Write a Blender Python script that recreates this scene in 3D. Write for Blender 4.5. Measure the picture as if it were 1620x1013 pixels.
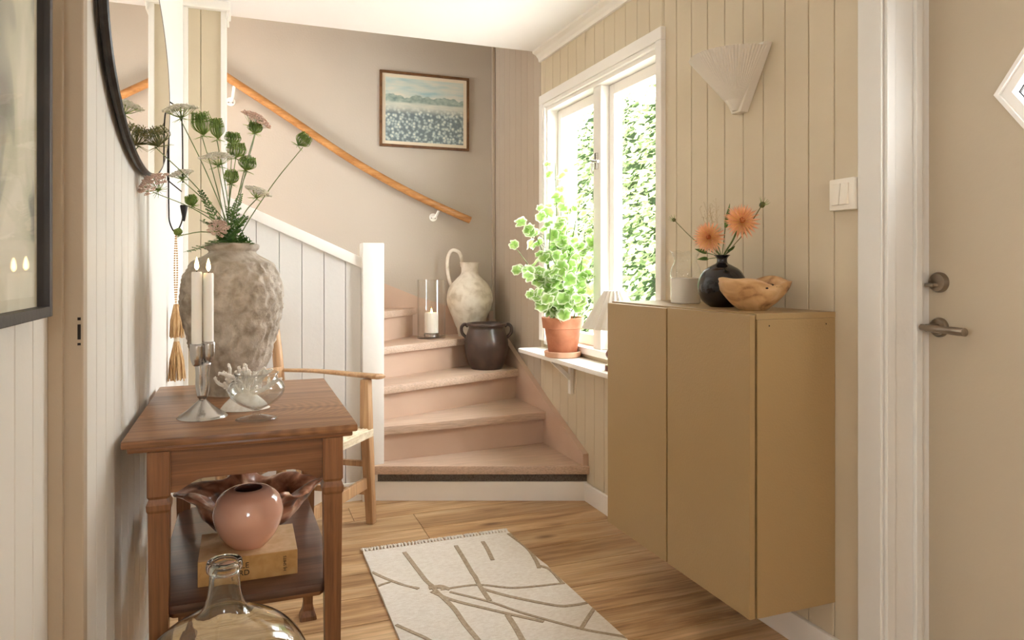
import bpy, bmesh, math, random
from mathutils import Vector, Matrix, noise

for o in list(bpy.data.objects):
    bpy.data.objects.remove(o, do_unlink=True)
SC = bpy.context.scene
COL = SC.collection
R = math.radians
PI = math.pi
random.seed(7)

# ------------------------------------------------------------------ camera
EYE = 1.142
YAW = R(20.8)
FOC = 1119.0
HORIZON = 425.0
cam_d = bpy.data.cameras.new('camera')
cam_d.sensor_width = 36.0
cam_d.lens = 36.0 * FOC / 1620.0
cam_d.shift_y = -(506.5 - HORIZON) / 1620.0
cam_d.clip_start = 0.02
cam = bpy.data.objects.new('camera', cam_d)
COL.objects.link(cam)
cam.location = (0, 0, EYE)
cam.rotation_euler = (R(90), 0, -YAW)
SC.camera = cam

# ------------------------------------------------------------------ world, sun, portals of the hall window and the unseen openings
def lin(c):
    return tuple(((v / 255) / 12.92 if v / 255 <= 0.04045 else ((v / 255 + 0.055) / 1.055) ** 2.4) for v in c)

W = bpy.data.worlds.new('world')
SC.world = W
W.use_nodes = True
bg = W.node_tree.nodes['Background']
bg.inputs['Color'].default_value = (0.93, 0.97, 1.0, 1)
bg.inputs['Strength'].default_value = 9.0

sun_d = bpy.data.lights.new('sun', 'SUN')
sun_d.energy = 17.0
sun_d.angle = R(3)
sun_d.color = (1.0, 0.95, 0.86)
sun = bpy.data.objects.new('sun', sun_d)
COL.objects.link(sun)
sun.rotation_euler = Vector((0.50, 0.25, -0.83)).to_track_quat('-Z', 'Y').to_euler()

def area(name, loc, direction, sx, sy, power, color=(1, 1, 1)):
    d = bpy.data.lights.new(name, 'AREA')
    d.shape = 'RECTANGLE'
    d.size = sx
    d.size_y = sy
    d.energy = power
    d.color = color
    o = bpy.data.objects.new(name, d)
    COL.objects.link(o)
    o.location = loc
    o.rotation_euler = Vector(direction).to_track_quat('-Z', 'Y').to_euler()
    return o

# portals guide the sky light through the hall window, the rear window and unseen openings added for light (side room, upper landing)
rear_portal = area('rear_portal', (-0.1, -2.54, 1.5), (0, 1, 0), 0.6, 0.6, 1)
rear_portal.data.cycles.is_portal = True
side_portal = area('side_room_portal', (-2.96, -0.7, 1.5), (1, 0, 0), 1.1, 1.1, 1)
side_portal.data.cycles.is_portal = True
landing_portal = area('landing_portal', (-1.56, 4.08, 2.82), (1, 0, 0), 0.55, 0.6, 1)
landing_portal.data.cycles.is_portal = True
portal = area('window_portal', (1.745, 3.05, 1.42), (-1, 0, 0), 1.15, 1.30, 1)
portal.data.cycles.is_portal = True

vs = SC.view_settings
vs.view_transform = 'Standard'
vs.look = 'None'
vs.gamma = 1.0
vs.use_curve_mapping = False
vs.exposure = 1.25
SC.display_settings.display_device = 'sRGB'
SC.cycles.use_denoising = True
SC.cycles.max_bounces = 14
SC.cycles.diffuse_bounces = 6
SC.cycles.transmission_bounces = 12
SC.cycles.transparent_max_bounces = 16
SC.cycles.sample_clamp_indirect = 6.0
SC.cycles.caustics_refractive = True
SC.cycles.blur_glossy = 0.5

# ------------------------------------------------------------------ helpers: placing
_c, _s = math.cos(YAW), math.sin(YAW)
def ray(px, py):
    r = (px - 810.0) / FOC
    u = (HORIZON - py) / FOC
    return Vector((r * _c + _s, -r * _s + _c, u))
def atX(px, py, X):
    d = ray(px, py); t = X / d.x
    return Vector((X, d.y * t, EYE + d.z * t))
def atY(px, py, Y):
    d = ray(px, py); t = Y / d.y
    return Vector((d.x * t, Y, EYE + d.z * t))
def atZ(px, py, Z):
    d = ray(px, py); t = (Z - EYE) / d.z
    return Vector((d.x * t, d.y * t, Z))

# ------------------------------------------------------------------ helpers: objects
def obj(name, bm, mat, parent=None, smooth=False, world=False, kind=None):
    if world and parent is not None:
        bmesh.ops.translate(bm, verts=bm.verts, vec=-parent.location)
    bmesh.ops.recalc_face_normals(bm, faces=bm.faces)
    me = bpy.data.meshes.new(name)
    bm.to_mesh(me)
    bm.free()
    if smooth:
        me.polygons.foreach_set('use_smooth', [True] * len(me.polygons))
        if smooth != 'all':
            me.set_sharp_from_angle(angle=R(38))
    if mat is not None:
        for m in (mat if isinstance(mat, (list, tuple)) else [mat]):
            me.materials.append(m)
    o = bpy.data.objects.new(name, me)
    COL.objects.link(o)
    if parent is not None:
        o.parent = parent
    if kind:
        o['kind'] = kind
    return o

def meshobj(name, me, parent, loc=(0, 0, 0), rot=(0, 0, 0), scale=(1, 1, 1)):
    o = bpy.data.objects.new(name, me)
    COL.objects.link(o)
    o.parent = parent
    o.location = loc
    o.rotation_euler = rot
    o.scale = scale
    return o

def tag(o, label, cat, group=None):
    o['label'] = label
    o['category'] = cat
    if group:
        o['group'] = group
    return o

def thing(name, label, cat, loc=(0, 0, 0), rz=0, group=None):
    o = bpy.data.objects.new(name, None)
    o.empty_display_size = 0.05
    COL.objects.link(o)
    o.location = loc
    o.rotation_euler = (0, 0, rz)
    return tag(o, label, cat, group)

def struct(o, label=None):
    o['kind'] = 'structure'
    if label:
        o['label'] = label
    return o

def sempty(name, label=None):
    o = bpy.data.objects.new(name, None)
    COL.objects.link(o)
    return struct(o, label)

# ------------------------------------------------------------------ helpers: shapes
def new():
    return bmesh.new()

def box(bm, x0, x1, y0, y1, z0, z1, bev=0.0):
    r = bmesh.ops.create_cube(bm, size=1.0)
    vv = r['verts']
    for v in vv:
        v.co = Vector(((x0 + x1) / 2 + v.co.x * (x1 - x0), (y0 + y1) / 2 + v.co.y * (y1 - y0), (z0 + z1) / 2 + v.co.z * (z1 - z0)))
    if bev > 0:
        ee = set()
        for v in vv:
            ee.update(v.link_edges)
        bmesh.ops.bevel(bm, geom=list(ee), offset=bev, segments=2, profile=0.6, affect='EDGES')
    return bm

def B(x0, x1, y0, y1, z0, z1, bev=0.0):
    return box(new(), x0, x1, y0, y1, z0, z1, bev)

def prism(bm, pts, z0, z1, bev=0.0):
    """plan polygon extruded upwards"""
    a = [bm.verts.new((p[0], p[1], z0)) for p in pts]
    b = [bm.verts.new((p[0], p[1], z1)) for p in pts]
    n = len(pts)
    ff = [bm.faces.new(a[::-1]), bm.faces.new(b)]
    for i in range(n):
        ff.append(bm.faces.new((a[i], a[(i + 1) % n], b[(i + 1) % n], b[i])))
    if bev:
        ee = set()
        for f in ff:
            ee.update(f.edges)
        bmesh.ops.bevel(bm, geom=list(ee), offset=bev, segments=2, profile=0.6, affect='EDGES')
    return bm

def extrude_poly(bm, pts, vec, bev=0.0):
    """any planar polygon (3D points) extruded along vec"""
    vec = Vector(vec)
    a = [bm.verts.new(p) for p in pts]
    b = [bm.verts.new(Vector(p) + vec) for p in pts]
    n = len(pts)
    ff = [bm.faces.new(a), bm.faces.new(b[::-1])]
    for i in range(n):
        ff.append(bm.faces.new((a[i], b[i], b[(i + 1) % n], a[(i + 1) % n])))
    if bev:
        ee = set()
        for f in ff:
            ee.update(f.edges)
        bmesh.ops.bevel(bm, geom=list(ee), offset=bev, segments=2, profile=0.6, affect='EDGES')
    return bm

def catmull(pts, n=8):
    pts = [Vector(p) for p in pts]
    if len(pts) < 3:
        return pts
    out = []
    P = [pts[0] * 2 - pts[1]] + pts + [pts[-1] * 2 - pts[-2]]
    for i in range(1, len(P) - 2):
        p0, p1, p2, p3 = P[i - 1:i + 3]
        for k in range(n):
            t = k / n
            out.append(0.5 * ((2 * p1) + (p2 - p0) * t + (2 * p0 - 5 * p1 + 4 * p2 - p3) * t * t + (3 * p1 - p0 - 3 * p2 + p3) * t ** 3))
    out.append(pts[-1])
    return out

def lathe(bm, prof, seg=40, loc=(0, 0, 0), fn=None, sx=1.0, sy=1.0):
    """prof: list of (r, z); r = 0 closes the end"""
    rings = []
    lx, ly, lz = loc
    for (r, z) in prof:
        if r <= 1e-6:
            rings.append([bm.verts.new((lx, ly, lz + z))])
        else:
            ring = []
            for i in range(seg):
                a = 2 * PI * i / seg
                rr = r * (fn(a, z) if fn else 1.0)
                ring.append(bm.verts.new((lx + rr * math.cos(a) * sx, ly + rr * math.sin(a) * sy, lz + z)))
            rings.append(ring)
    for a, b in zip(rings, rings[1:]):
        if len(a) == 1 and len(b) == 1:
            continue
        for i in range(seg):
            j = (i + 1) % seg
            if len(a) == 1:
                bm.faces.new((a[0], b[i], b[j]))
            elif len(b) == 1:
                bm.faces.new((a[i], b[0], a[j]))
            else:
                bm.faces.new((a[i], b[i], b[j], a[j]))
    return bm

def smooth_prof(pts, n=6):
    return [(max(p.x, 0.0), p.y) for p in catmull([(r, z, 0) for r, z in pts], n)]

def tube(bm, pts, rad, seg=8, cap=True, flat=1.0):
    pts = [Vector(p) for p in pts]
    n = len(pts)
    rad = rad if isinstance(rad, (list, tuple)) else [rad] * n
    up = Vector((0, 0, 1))
    t0 = (pts[1] - pts[0]).normalized()
    if abs(t0.dot(up)) > 0.95:
        up = Vector((1, 0, 0))
    nrm = (up - t0 * up.dot(t0)).normalized()
    rings = []
    for i, p in enumerate(pts):
        t = (pts[min(i + 1, n - 1)] - pts[max(i - 1, 0)])
        if t.length < 1e-9:
            t = t0
        t = t.normalized()
        nrm = (nrm - t * nrm.dot(t))
        if nrm.length < 1e-6:
            nrm = t.orthogonal()
        nrm.normalize()
        bn = t.cross(nrm)
        rings.append([bm.verts.new(p + nrm * (rad[i] * flat * math.cos(2 * PI * k / seg)) + bn * (rad[i] * math.sin(2 * PI * k / seg))) for k in range(seg)])
    for a, b in zip(rings, rings[1:]):
        for i in range(seg):
            j = (i + 1) % seg
            bm.faces.new((a[i], b[i], b[j], a[j]))
    if cap:
        bm.faces.new(rings[0][::-1])
        bm.faces.new(rings[-1])
    return bm

def bar(bm, p, q, w, d, ref=(1, 0, 0), w2=None, d2=None, bev=0.003):
    """rectangular stick from p to q; ref gives the direction of its width"""
    p, q, ref = Vector(p), Vector(q), Vector(ref)
    t = (q - p).normalized()
    u = (ref - t * ref.dot(t)).normalized()
    v = t.cross(u)
    w2 = w2 or w
    d2 = d2 or d
    def ring(c, a, b):
        return [bm.verts.new(c + u * (sx * a / 2) + v * (sy * b / 2)) for sx, sy in ((-1, -1), (1, -1), (1, 1), (-1, 1))]
    a = ring(p, w, d)
    b = ring(q, w2, d2)
    ff = [bm.faces.new(a[::-1]), bm.faces.new(b)]
    for i in range(4):
        ff.append(bm.faces.new((a[i], a[(i + 1) % 4], b[(i + 1) % 4], b[i])))
    if bev:
        ee = set()
        for f in ff:
            ee.update(f.edges)
        bmesh.ops.bevel(bm, geom=list(ee), offset=bev, segments=2, profile=0.6, affect='EDGES')
    return bm

def text_obj(name, body, size, mat, parent, loc, rot, extrude=0.0004):
    cu = bpy.data.curves.new(name, 'FONT')
    cu.body = body
    cu.size = size
    cu.extrude = extrude
    cu.align_x = 'CENTER'
    cu.align_y = 'CENTER'
    t = bpy.data.objects.new(name + '_tmp', cu)
    COL.objects.link(t)
    bpy.context.view_layer.update()
    me = bpy.data.meshes.new_from_object(t.evaluated_get(bpy.context.evaluated_depsgraph_get()))
    bpy.data.objects.remove(t, do_unlink=True)
    me.materials.clear()
    me.materials.append(mat)
    return meshobj(name, me, parent, loc, rot)

# ------------------------------------------------------------------ materials
def base_mat(name):
    m = bpy.data.materials.new(name)
    m.use_nodes = True
    nt = m.node_tree
    return m, nt, nt.nodes['Principled BSDF']

def N(nt, kind, **kw):
    n = nt.nodes.new(kind)
    for k, v in kw.items():
        setattr(n, k, v)
    return n

def paint(name, rgb, rough=0.5, var=0.05, scale=6.0, bump=0.02, bscale=120.0, spec=0.4, metal=0.0, coat=0.0, sss=0.0):
    m, nt, p = base_mat(name)
    tc = N(nt, 'ShaderNodeTexCoord')
    nz = N(nt, 'ShaderNodeTexNoise')
    nz.inputs['Scale'].default_value = scale
    nz.inputs['Detail'].default_value = 5
    nt.links.new(tc.outputs['Object'], nz.inputs['Vector'])
    cr = N(nt, 'ShaderNodeValToRGB')
    c = lin(rgb)
    cr.color_ramp.elements[0].position = 0.3
    cr.color_ramp.elements[1].position = 0.7
    cr.color_ramp.elements[0].color = tuple(v * (1 - var) for v in c) + (1,)
    cr.color_ramp.elements[1].color = tuple(min(v * (1 + var), 1) for v in c) + (1,)
    nt.links.new(nz.outputs['Fac'], cr.inputs['Fac'])
    nt.links.new(cr.outputs['Color'], p.inputs['Base Color'])
    p.inputs['Roughness'].default_value = rough
    p.inputs['Metallic'].default_value = metal
    p.inputs['Specular IOR Level'].default_value = spec
    p.inputs['Coat Weight'].default_value = coat
    p.inputs['Coat Roughness'].default_value = 0.08
    if sss:
        p.inputs['Subsurface Weight'].default_value = sss
        p.inputs['Subsurface Radius'].default_value = (0.02, 0.012, 0.008)
    if bump:
        n2 = N(nt, 'ShaderNodeTexNoise')
        n2.inputs['Scale'].default_value = bscale
        n2.inputs['Detail'].default_value = 4
        nt.links.new(tc.outputs['Object'], n2.inputs['Vector'])
        bp = N(nt, 'ShaderNodeBump')
        bp.inputs['Strength'].default_value = min(1.0, bump * 10)
        bp.inputs['Distance'].default_value = 0.002
        nt.links.new(n2.outputs['Fac'], bp.inputs['Height'])
        nt.links.new(bp.outputs['Normal'], p.inputs['Normal'])
    return m

def wood(name, c0, c1, c2, grain=(1.2, 18, 18), rough=0.45, coat=0.0, knots=False, seed_var=0.0, bump=0.15, ring=0.0):
    m, nt, p = base_mat(name)
    tc = N(nt, 'ShaderNodeTexCoord')
    oi = N(nt, 'ShaderNodeObjectInfo')
    mul = N(nt, 'ShaderNodeVectorMath', operation='MULTIPLY')
    mul.inputs[1].default_value = (7.3, 3.1, 5.7)
    cx = N(nt, 'ShaderNodeCombineXYZ')
    for i in range(3):
        nt.links.new(oi.outputs['Random'], cx.inputs[i])
    nt.links.new(cx.outputs[0], mul.inputs[0])
    add = N(nt, 'ShaderNodeVectorMath', operation='ADD')
    nt.links.new(tc.outputs['Object'], add.inputs[0])
    nt.links.new(mul.outputs[0], add.inputs[1])
    mp = N(nt, 'ShaderNodeMapping')
    mp.inputs['Scale'].default_value = grain
    nt.links.new(add.outputs[0], mp.inputs['Vector'])
    n1 = N(nt, 'ShaderNodeTexNoise')
    n1.inputs['Scale'].default_value = 1.0
    n1.inputs['Detail'].default_value = 8
    n1.inputs['Roughness'].default_value = 0.62
    n1.inputs['Distortion'].default_value = 0.6
    nt.links.new(mp.outputs[0], n1.inputs['Vector'])
    cr = N(nt, 'ShaderNodeValToRGB')
    e = cr.color_ramp.elements
    e[0].position = 0.33
    e[0].color = lin(c0) + (1,)
    e[1].position = 0.68
    e[1].color = lin(c2) + (1,)
    k = e.new(0.5)
    k.color = lin(c1) + (1,)
    nt.links.new(n1.outputs['Fac'], cr.inputs['Fac'])
    col = cr.outputs['Color']
    # fine pores
    mp2 = N(nt, 'ShaderNodeMapping')
    mp2.inputs['Scale'].default_value = tuple(g * (3 if g < 5 else 9) for g in grain)
    nt.links.new(add.outputs[0], mp2.inputs['Vector'])
    n2 = N(nt, 'ShaderNodeTexNoise')
    n2.inputs['Scale'].default_value = 1.0
    n2.inputs['Detail'].default_value = 3
    nt.links.new(mp2.outputs[0], n2.inputs['Vector'])
    mr = N(nt, 'ShaderNodeMapRange')
    mr.inputs['From Min'].default_value = 0.35
    mr.inputs['From Max'].default_value = 0.6
    mr.inputs['To Min'].default_value = 0.80
    mr.inputs['To Max'].default_value = 1.04
    nt.links.new(n2.outputs['Fac'], mr.inputs['Value'])
    mx = N(nt, 'ShaderNodeMix', data_type='RGBA', blend_type='MULTIPLY')
    mx.inputs['Factor'].default_value = 1.0
    nt.links.new(col, mx.inputs['A'])
    nt.links.new(mr.outputs[0], mx.inputs['B'])
    col = mx.outputs['Result']
    if knots:
        mp3 = N(nt, 'ShaderNodeMapping')
        mp3.inputs['Scale'].default_value = (2.6, 6.5, 6.5)
        nt.links.new(add.outputs[0], mp3.inputs['Vector'])
        vo = N(nt, 'ShaderNodeTexVoronoi')
        vo.inputs['Scale'].default_value = 1.0
        nt.links.new(mp3.outputs[0], vo.inputs['Vector'])
        kr = N(nt, 'ShaderNodeValToRGB')
        kr.color_ramp.elements[0].position = 0.03
        kr.color_ramp.elements[0].color = (0.28, 0.20, 0.14, 1)
        kr.color_ramp.elements[1].position = 0.17
        kr.color_ramp.elements[1].color = (1, 1, 1, 1)
        nt.links.new(vo.outputs['Distance'], kr.inputs['Fac'])
        mk = N(nt, 'ShaderNodeMix', data_type='RGBA', blend_type='MULTIPLY')
        mk.inputs['Factor'].default_value = 0.8
        nt.links.new(col, mk.inputs['A'])
        nt.links.new(kr.outputs['Color'], mk.inputs['B'])
        col = mk.outputs['Result']
    if ring:
        wv = N(nt, 'ShaderNodeTexWave', wave_type='RINGS', rings_direction='Z')
        wv.inputs['Scale'].default_value = ring
        wv.inputs['Distortion'].default_value = 3.5
        wv.inputs['Detail'].default_value = 3
        wv.inputs['Detail Scale'].default_value = 1.2
        mp4 = N(nt, 'ShaderNodeMapping')
        mp4.inputs['Scale'].default_value = (0.55, 1.0, 1.0)
        mp4.inputs['Location'].default_value = (0.1, 0.1, 0)
        nt.links.new(tc.outputs['Object'], mp4.inputs['Vector'])
        nt.links.new(mp4.outputs[0], wv.inputs['Vector'])
        m2 = N(nt, 'ShaderNodeMapRange')
        m2.inputs['To Min'].default_value = 0.78
        m2.inputs['To Max'].default_value = 1.06
        nt.links.new(wv.outputs['Fac'], m2.inputs['Value'])
        mk = N(nt, 'ShaderNodeMix', data_type='RGBA', blend_type='MULTIPLY')
        mk.inputs['Factor'].default_value = 1.0
        nt.links.new(col, mk.inputs['A'])
        nt.links.new(m2.outputs[0], mk.inputs['B'])
        col = mk.outputs['Result']
    if seed_var:
        hv = N(nt, 'ShaderNodeHueSaturation')
        m3 = N(nt, 'ShaderNodeMapRange')
        m3.inputs['To Min'].default_value = 1 - seed_var
        m3.inputs['To Max'].default_value = 1 + seed_var
        nt.links.new(oi.outputs['Random'], m3.inputs['Value'])
        nt.links.new(m3.outputs[0], hv.inputs['Value'])
        nt.links.new(col, hv.inputs['Color'])
        col = hv.outputs['Color']
    nt.links.new(col, p.inputs['Base Color'])
    p.inputs['Roughness'].default_value = rough
    p.inputs['Coat Weight'].default_value = coat
    p.inputs['Coat Roughness'].default_value = 0.2
    p.inputs['Specular IOR Level'].default_value = 0.4
    bp = N(nt, 'ShaderNodeBump')
    bp.inputs['Strength'].default_value = bump
    bp.inputs['Distance'].default_value = 0.002
    nt.links.new(n2.outputs['Fac'], bp.inputs['Height'])
    nt.links.new(bp.outputs['Normal'], p.inputs['Normal'])
    return m

def ramp_noise(name, cols, scale=8.0, rough=0.6, mapscale=(1, 1, 1), bump=0.4, bdist=0.004, bscale=None, distort=0.4, coat=0.0, detail=6, spec=0.4):
    m, nt, p = base_mat(name)
    tc = N(nt, 'ShaderNodeTexCoord')
    mp = N(nt, 'ShaderNodeMapping')
    mp.inputs['Scale'].default_value = mapscale
    nt.links.new(tc.outputs['Object'], mp.inputs['Vector'])
    nz = N(nt, 'ShaderNodeTexNoise')
    nz.inputs['Scale'].default_value = scale
    nz.inputs['Detail'].default_value = detail
    nz.inputs['Distortion'].default_value = distort
    nt.links.new(mp.outputs[0], nz.inputs['Vector'])
    cr = N(nt, 'ShaderNodeValToRGB')
    e = cr.color_ramp.elements
    e[0].position = 0.3
    e[0].color = lin(cols[0]) + (1,)
    e[1].position = 0.7
    e[1].color = lin(cols[-1]) + (1,)
    for i, c in enumerate(cols[1:-1]):
        k = e.new(0.3 + 0.4 * (i + 1) / (len(cols) - 1))
        k.color = lin(c) + (1,)
    nt.links.new(nz.outputs['Fac'], cr.inputs['Fac'])
    nt.links.new(cr.outputs['Color'], p.inputs['Base Color'])
    p.inputs['Roughness'].default_value = rough
    p.inputs['Coat Weight'].default_value = coat
    p.inputs['Specular IOR Level'].default_value = spec
    n2 = N(nt, 'ShaderNodeTexNoise')
    n2.inputs['Scale'].default_value = bscale or scale * 3
    n2.inputs['Detail'].default_value = 5
    nt.links.new(mp.outputs[0], n2.inputs['Vector'])
    bp = N(nt, 'ShaderNodeBump')
    bp.inputs['Strength'].default_value = bump
    bp.inputs['Distance'].default_value = bdist
    nt.links.new(n2.outputs['Fac'], bp.inputs['Height'])
    nt.links.new(bp.outputs['Normal'], p.inputs['Normal'])
    return m

def thin_glass(name, tint=(1, 1, 1), refl=1.0, base=0.0):
    m = bpy.data.materials.new(name)
    m.use_nodes = True
    nt = m.node_tree
    nt.nodes.clear()
    out = N(nt, 'ShaderNodeOutputMaterial')
    tr = N(nt, 'ShaderNodeBsdfTransparent')
    tr.inputs['Color'].default_value = tint + (1,)
    gl = N(nt, 'ShaderNodeBsdfGlossy')
    gl.inputs['Roughness'].default_value = 0.02
    lw = N(nt, 'ShaderNodeLayerWeight')
    pw = N(nt, 'ShaderNodeMath', operation='POWER')
    pw.inputs[1].default_value = 5.0
    nt.links.new(lw.outputs['Facing'], pw.inputs[0])
    ml = N(nt, 'ShaderNodeMath', operation='MULTIPLY_ADD')
    ml.inputs[1].default_value = 0.9 * refl
    ml.inputs[2].default_value = 0.03 * refl + base
    ml.use_clamp = True
    nt.links.new(pw.outputs[0], ml.inputs[0])
    mx = N(nt, 'ShaderNodeMixShader')
    nt.links.new(ml.outputs[0], mx.inputs[0])
    nt.links.new(tr.outputs[0], mx.inputs[1])
    nt.links.new(gl.outputs[0], mx.inputs[2])
    nt.links.new(mx.outputs[0], out.inputs['Surface'])
    return m

def glass(name, color=(1, 1, 1), rough=0.0):
    m, nt, p = base_mat(name)
    p.inputs['Base Color'].default_value = color + (1,)
    p.inputs['Transmission Weight'].default_value = 1.0
    p.inputs['Roughness'].default_value = rough
    p.inputs['IOR'].default_value = 1.45
    return m

def emit(name, rgb, strength):
    m, nt, p = base_mat(name)
    p.inputs['Base Color'].default_value = lin(rgb) + (1,)
    p.inputs['Emission Color'].default_value = lin(rgb) + (1,)
    p.inputs['Emission Strength'].default_value = strength
    return m

def leafmat(name, c0, c1, edge=None, transl=0.45, rough=0.5, scale=30):
    """leaf tissue: diffuse and translucent; optional pale margin read from the vertex colour 'rim'"""
    m = bpy.data.materials.new(name)
    m.use_nodes = True
    nt = m.node_tree
    p = nt.nodes['Principled BSDF']
    out = nt.nodes['Material Output']
    tc = N(nt, 'ShaderNodeTexCoord')
    nz = N(nt, 'ShaderNodeTexNoise')
    nz.inputs['Scale'].default_value = scale
    nz.inputs['Detail'].default_value = 3
    nt.links.new(tc.outputs['Object'], nz.inputs['Vector'])
    mx = N(nt, 'ShaderNodeMix', data_type='RGBA')
    mx.inputs['A'].default_value = lin(c0) + (1,)
    mx.inputs['B'].default_value = lin(c1) + (1,)
    cr = N(nt, 'ShaderNodeMapRange')
    cr.inputs['From Min'].default_value = 0.35
    cr.inputs['From Max'].default_value = 0.65
    nt.links.new(nz.outputs['Fac'], cr.inputs['Value'])
    nt.links.new(cr.outputs[0], mx.inputs['Factor'])
    col = mx.outputs['Result']
    if edge:
        at = N(nt, 'ShaderNodeAttribute', attribute_name='rim')
        me = N(nt, 'ShaderNodeMix', data_type='RGBA')
        me.inputs['B'].default_value = lin(edge) + (1,)
        nt.links.new(at.outputs['Fac'], me.inputs['Factor'])
        nt.links.new(col, me.inputs['A'])
        col = me.outputs['Result']
    nt.links.new(col, p.inputs['Base Color'])
    p.inputs['Roughness'].default_value = rough
    tl = N(nt, 'ShaderNodeBsdfTranslucent')
    nt.links.new(col, tl.inputs['Color'])
    ms = N(nt, 'ShaderNodeMixShader')
    ms.inputs[0].default_value = transl
    nt.links.new(p.outputs[0], ms.inputs[1])
    nt.links.new(tl.outputs[0], ms.inputs[2])
    nt.links.new(ms.outputs[0], out.inputs['Surface'])
    return m

M = {}
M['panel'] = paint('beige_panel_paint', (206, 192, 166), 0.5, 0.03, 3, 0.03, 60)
M['panel_left'] = paint('cream_panel_paint', (222, 217, 207), 0.5, 0.03, 3, 0.03, 60)
M['panel_stair'] = paint('pale_grey_panel_paint', (220, 217, 212), 0.5, 0.03, 3, 0.03, 60)
M['panel_well'] = paint('shaded_panel_paint', (182, 167, 148), 0.55, 0.03, 3, 0.03, 60)  # darker copy of the wall's beige; the stairwell's shade is in the colour
M['jamb'] = paint('tan_jamb_paint', (180, 163, 140), 0.5, 0.05, 3, 0.03, 60)
M['taupe'] = paint('taupe_wall_paint', (184, 173, 158), 0.75, 0.03, 2, 0.04, 90)
M['white'] = paint('white_trim_paint', (240, 236, 229), 0.4, 0.02, 4, 0.02, 60)
M['frame_white'] = paint('door_frame_paint', (222, 219, 212), 0.4, 0.03, 4, 0.03, 60)
M['ceiling'] = paint('ceiling_paint', (244, 242, 242), 0.8, 0.01, 2, 0.02, 80)
M['door'] = paint('door_paint', (184, 170, 147), 0.45, 0.03, 2, 0.03, 50)
M['stair'] = ramp_noise('stair_paint', [(194, 164, 142), (199, 170, 148), (204, 176, 155)], 3, 0.45, (1, 1, 1), 0.05, 0.001, 60)
M['tread'] = wood('tread_paint_wood', (198, 170, 147), (204, 177, 155), (210, 184, 163), (2, 26, 26), 0.42, bump=0.05)
M['strip'] = ramp_noise('dark_carpet_strip', [(78, 70, 62), (104, 95, 86), (124, 114, 104)], 160, 0.95, bump=0.6, bdist=0.002)
M['floor'] = wood('pine_floor_wood', (146, 106, 66), (192, 154, 110), (216, 184, 142), (1.6, 15, 15), 0.42, 0.1, knots=True, seed_var=0.10, bump=0.12)
M['table'] = wood('brown_oak', (102, 62, 34), (134, 88, 52), (154, 106, 68), (1.4, 22, 22), 0.4, 0.15, bump=0.25)
M['table_top'] = wood('brown_oak_top', (122, 80, 48), (154, 108, 70), (176, 130, 90), (1.4, 24, 24), 0.42, 0.12, bump=0.25, ring=26)
M['table_leg'] = wood('brown_oak_leg', (102, 62, 34), (134, 88, 52), (154, 106, 68), (22, 22, 1.4), 0.4, 0.15, bump=0.25)
M['shelf_dark'] = wood('dark_shelf_wood', (70, 46, 36), (92, 62, 48), (112, 78, 60), (1.4, 22, 22), 0.32, 0.3, bump=0.15)
M['chair'] = wood('light_oak', (166, 126, 88), (190, 150, 110), (204, 168, 128), (16, 16, 1.6), 0.45, 0.1, bump=0.12)
M['rail'] = wood('orange_pine', (158, 104, 54), (186, 130, 74), (200, 148, 92), (1.6, 20, 20), 0.35, 0.35, bump=0.08)
M['cabinet'] = paint('olive_beige_cabinet_paint', (166, 139, 96), 0.40, 0.02, 3, 0.03, 160)
M['rug'] = ramp_noise('cream_wool', [(226, 216, 202), (236, 228, 216), (244, 238, 228)], 60, 0.95, (1, 3, 1), 0.8, 0.003, 260)
M['rug_line'] = ramp_noise('taupe_wool', [(160, 142, 118), (178, 160, 136), (190, 174, 150)], 90, 0.95, (1, 1, 1), 0.8, 0.003, 260)
M['black'] = paint('black_ceramic', (26, 22, 24), 0.08, 0.05, 5, 0, spec=0.5, coat=0.15)
M['iron'] = paint('black_iron', (38, 34, 32), 0.5, 0.2, 20, 0.05, 80, metal=0.6)
M['frame_dark'] = paint('dark_frame_wood', (52, 46, 42), 0.45, 0.1, 8, 0.02, 80)
M['frame_black'] = ramp_noise('worn_black_frame', [(20, 18, 17), (40, 36, 34), (64, 58, 54)], 22, 0.42, bump=0.2)
M['frame_brown'] = wood('brown_frame_wood', (84, 54, 28), (108, 72, 40), (124, 86, 50), (18, 18, 18), 0.45)
M['steel'] = paint('brushed_steel', (150, 138, 124), 0.28, 0.1, 30, 0.02, 200, metal=1.0)
M['pewter'] = paint('pewter', (186, 182, 178), 0.22, 0.12, 16, 0.03, 90, metal=1.0)
M['wax'] = paint('ivory_wax', (246, 241, 230), 0.4, 0.01, 5, 0, sss=0.08)
M['flame'] = emit('flame', (255, 214, 140), 9.0)
M['wick'] = paint('wick', (40, 30, 26), 0.9, 0.1, 10, 0)
M['terracotta'] = ramp_noise('terracotta', [(172, 108, 78), (188, 122, 90), (202, 138, 106)], 14, 0.75, bump=0.15, bdist=0.001)
M['saucer'] = ramp_noise('pale_terracotta', [(206, 160, 130), (214, 170, 140), (222, 182, 154)], 14, 0.75, bump=0.1, bdist=0.001)
M['soil'] = ramp_noise('soil', [(40, 30, 22), (60, 46, 34), (80, 62, 46)], 60, 0.95, bump=0.8)
M['pink'] = paint('pink_glaze', (224, 172, 150), 0.10, 0.05, 6, 0, spec=0.55, coat=0.6)
M['dark_in'] = paint('dark_glaze_inside', (92, 52, 42), 0.3, 0.1, 6, 0)
M['burl'] = ramp_noise('red_burl_wood', [(58, 32, 20), (128, 80, 54), (186, 130, 102), (226, 186, 152)], 13, 0.35, (1, 1, 1), 0.35, 0.004, 30, 1.2, 0.25)
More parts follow.
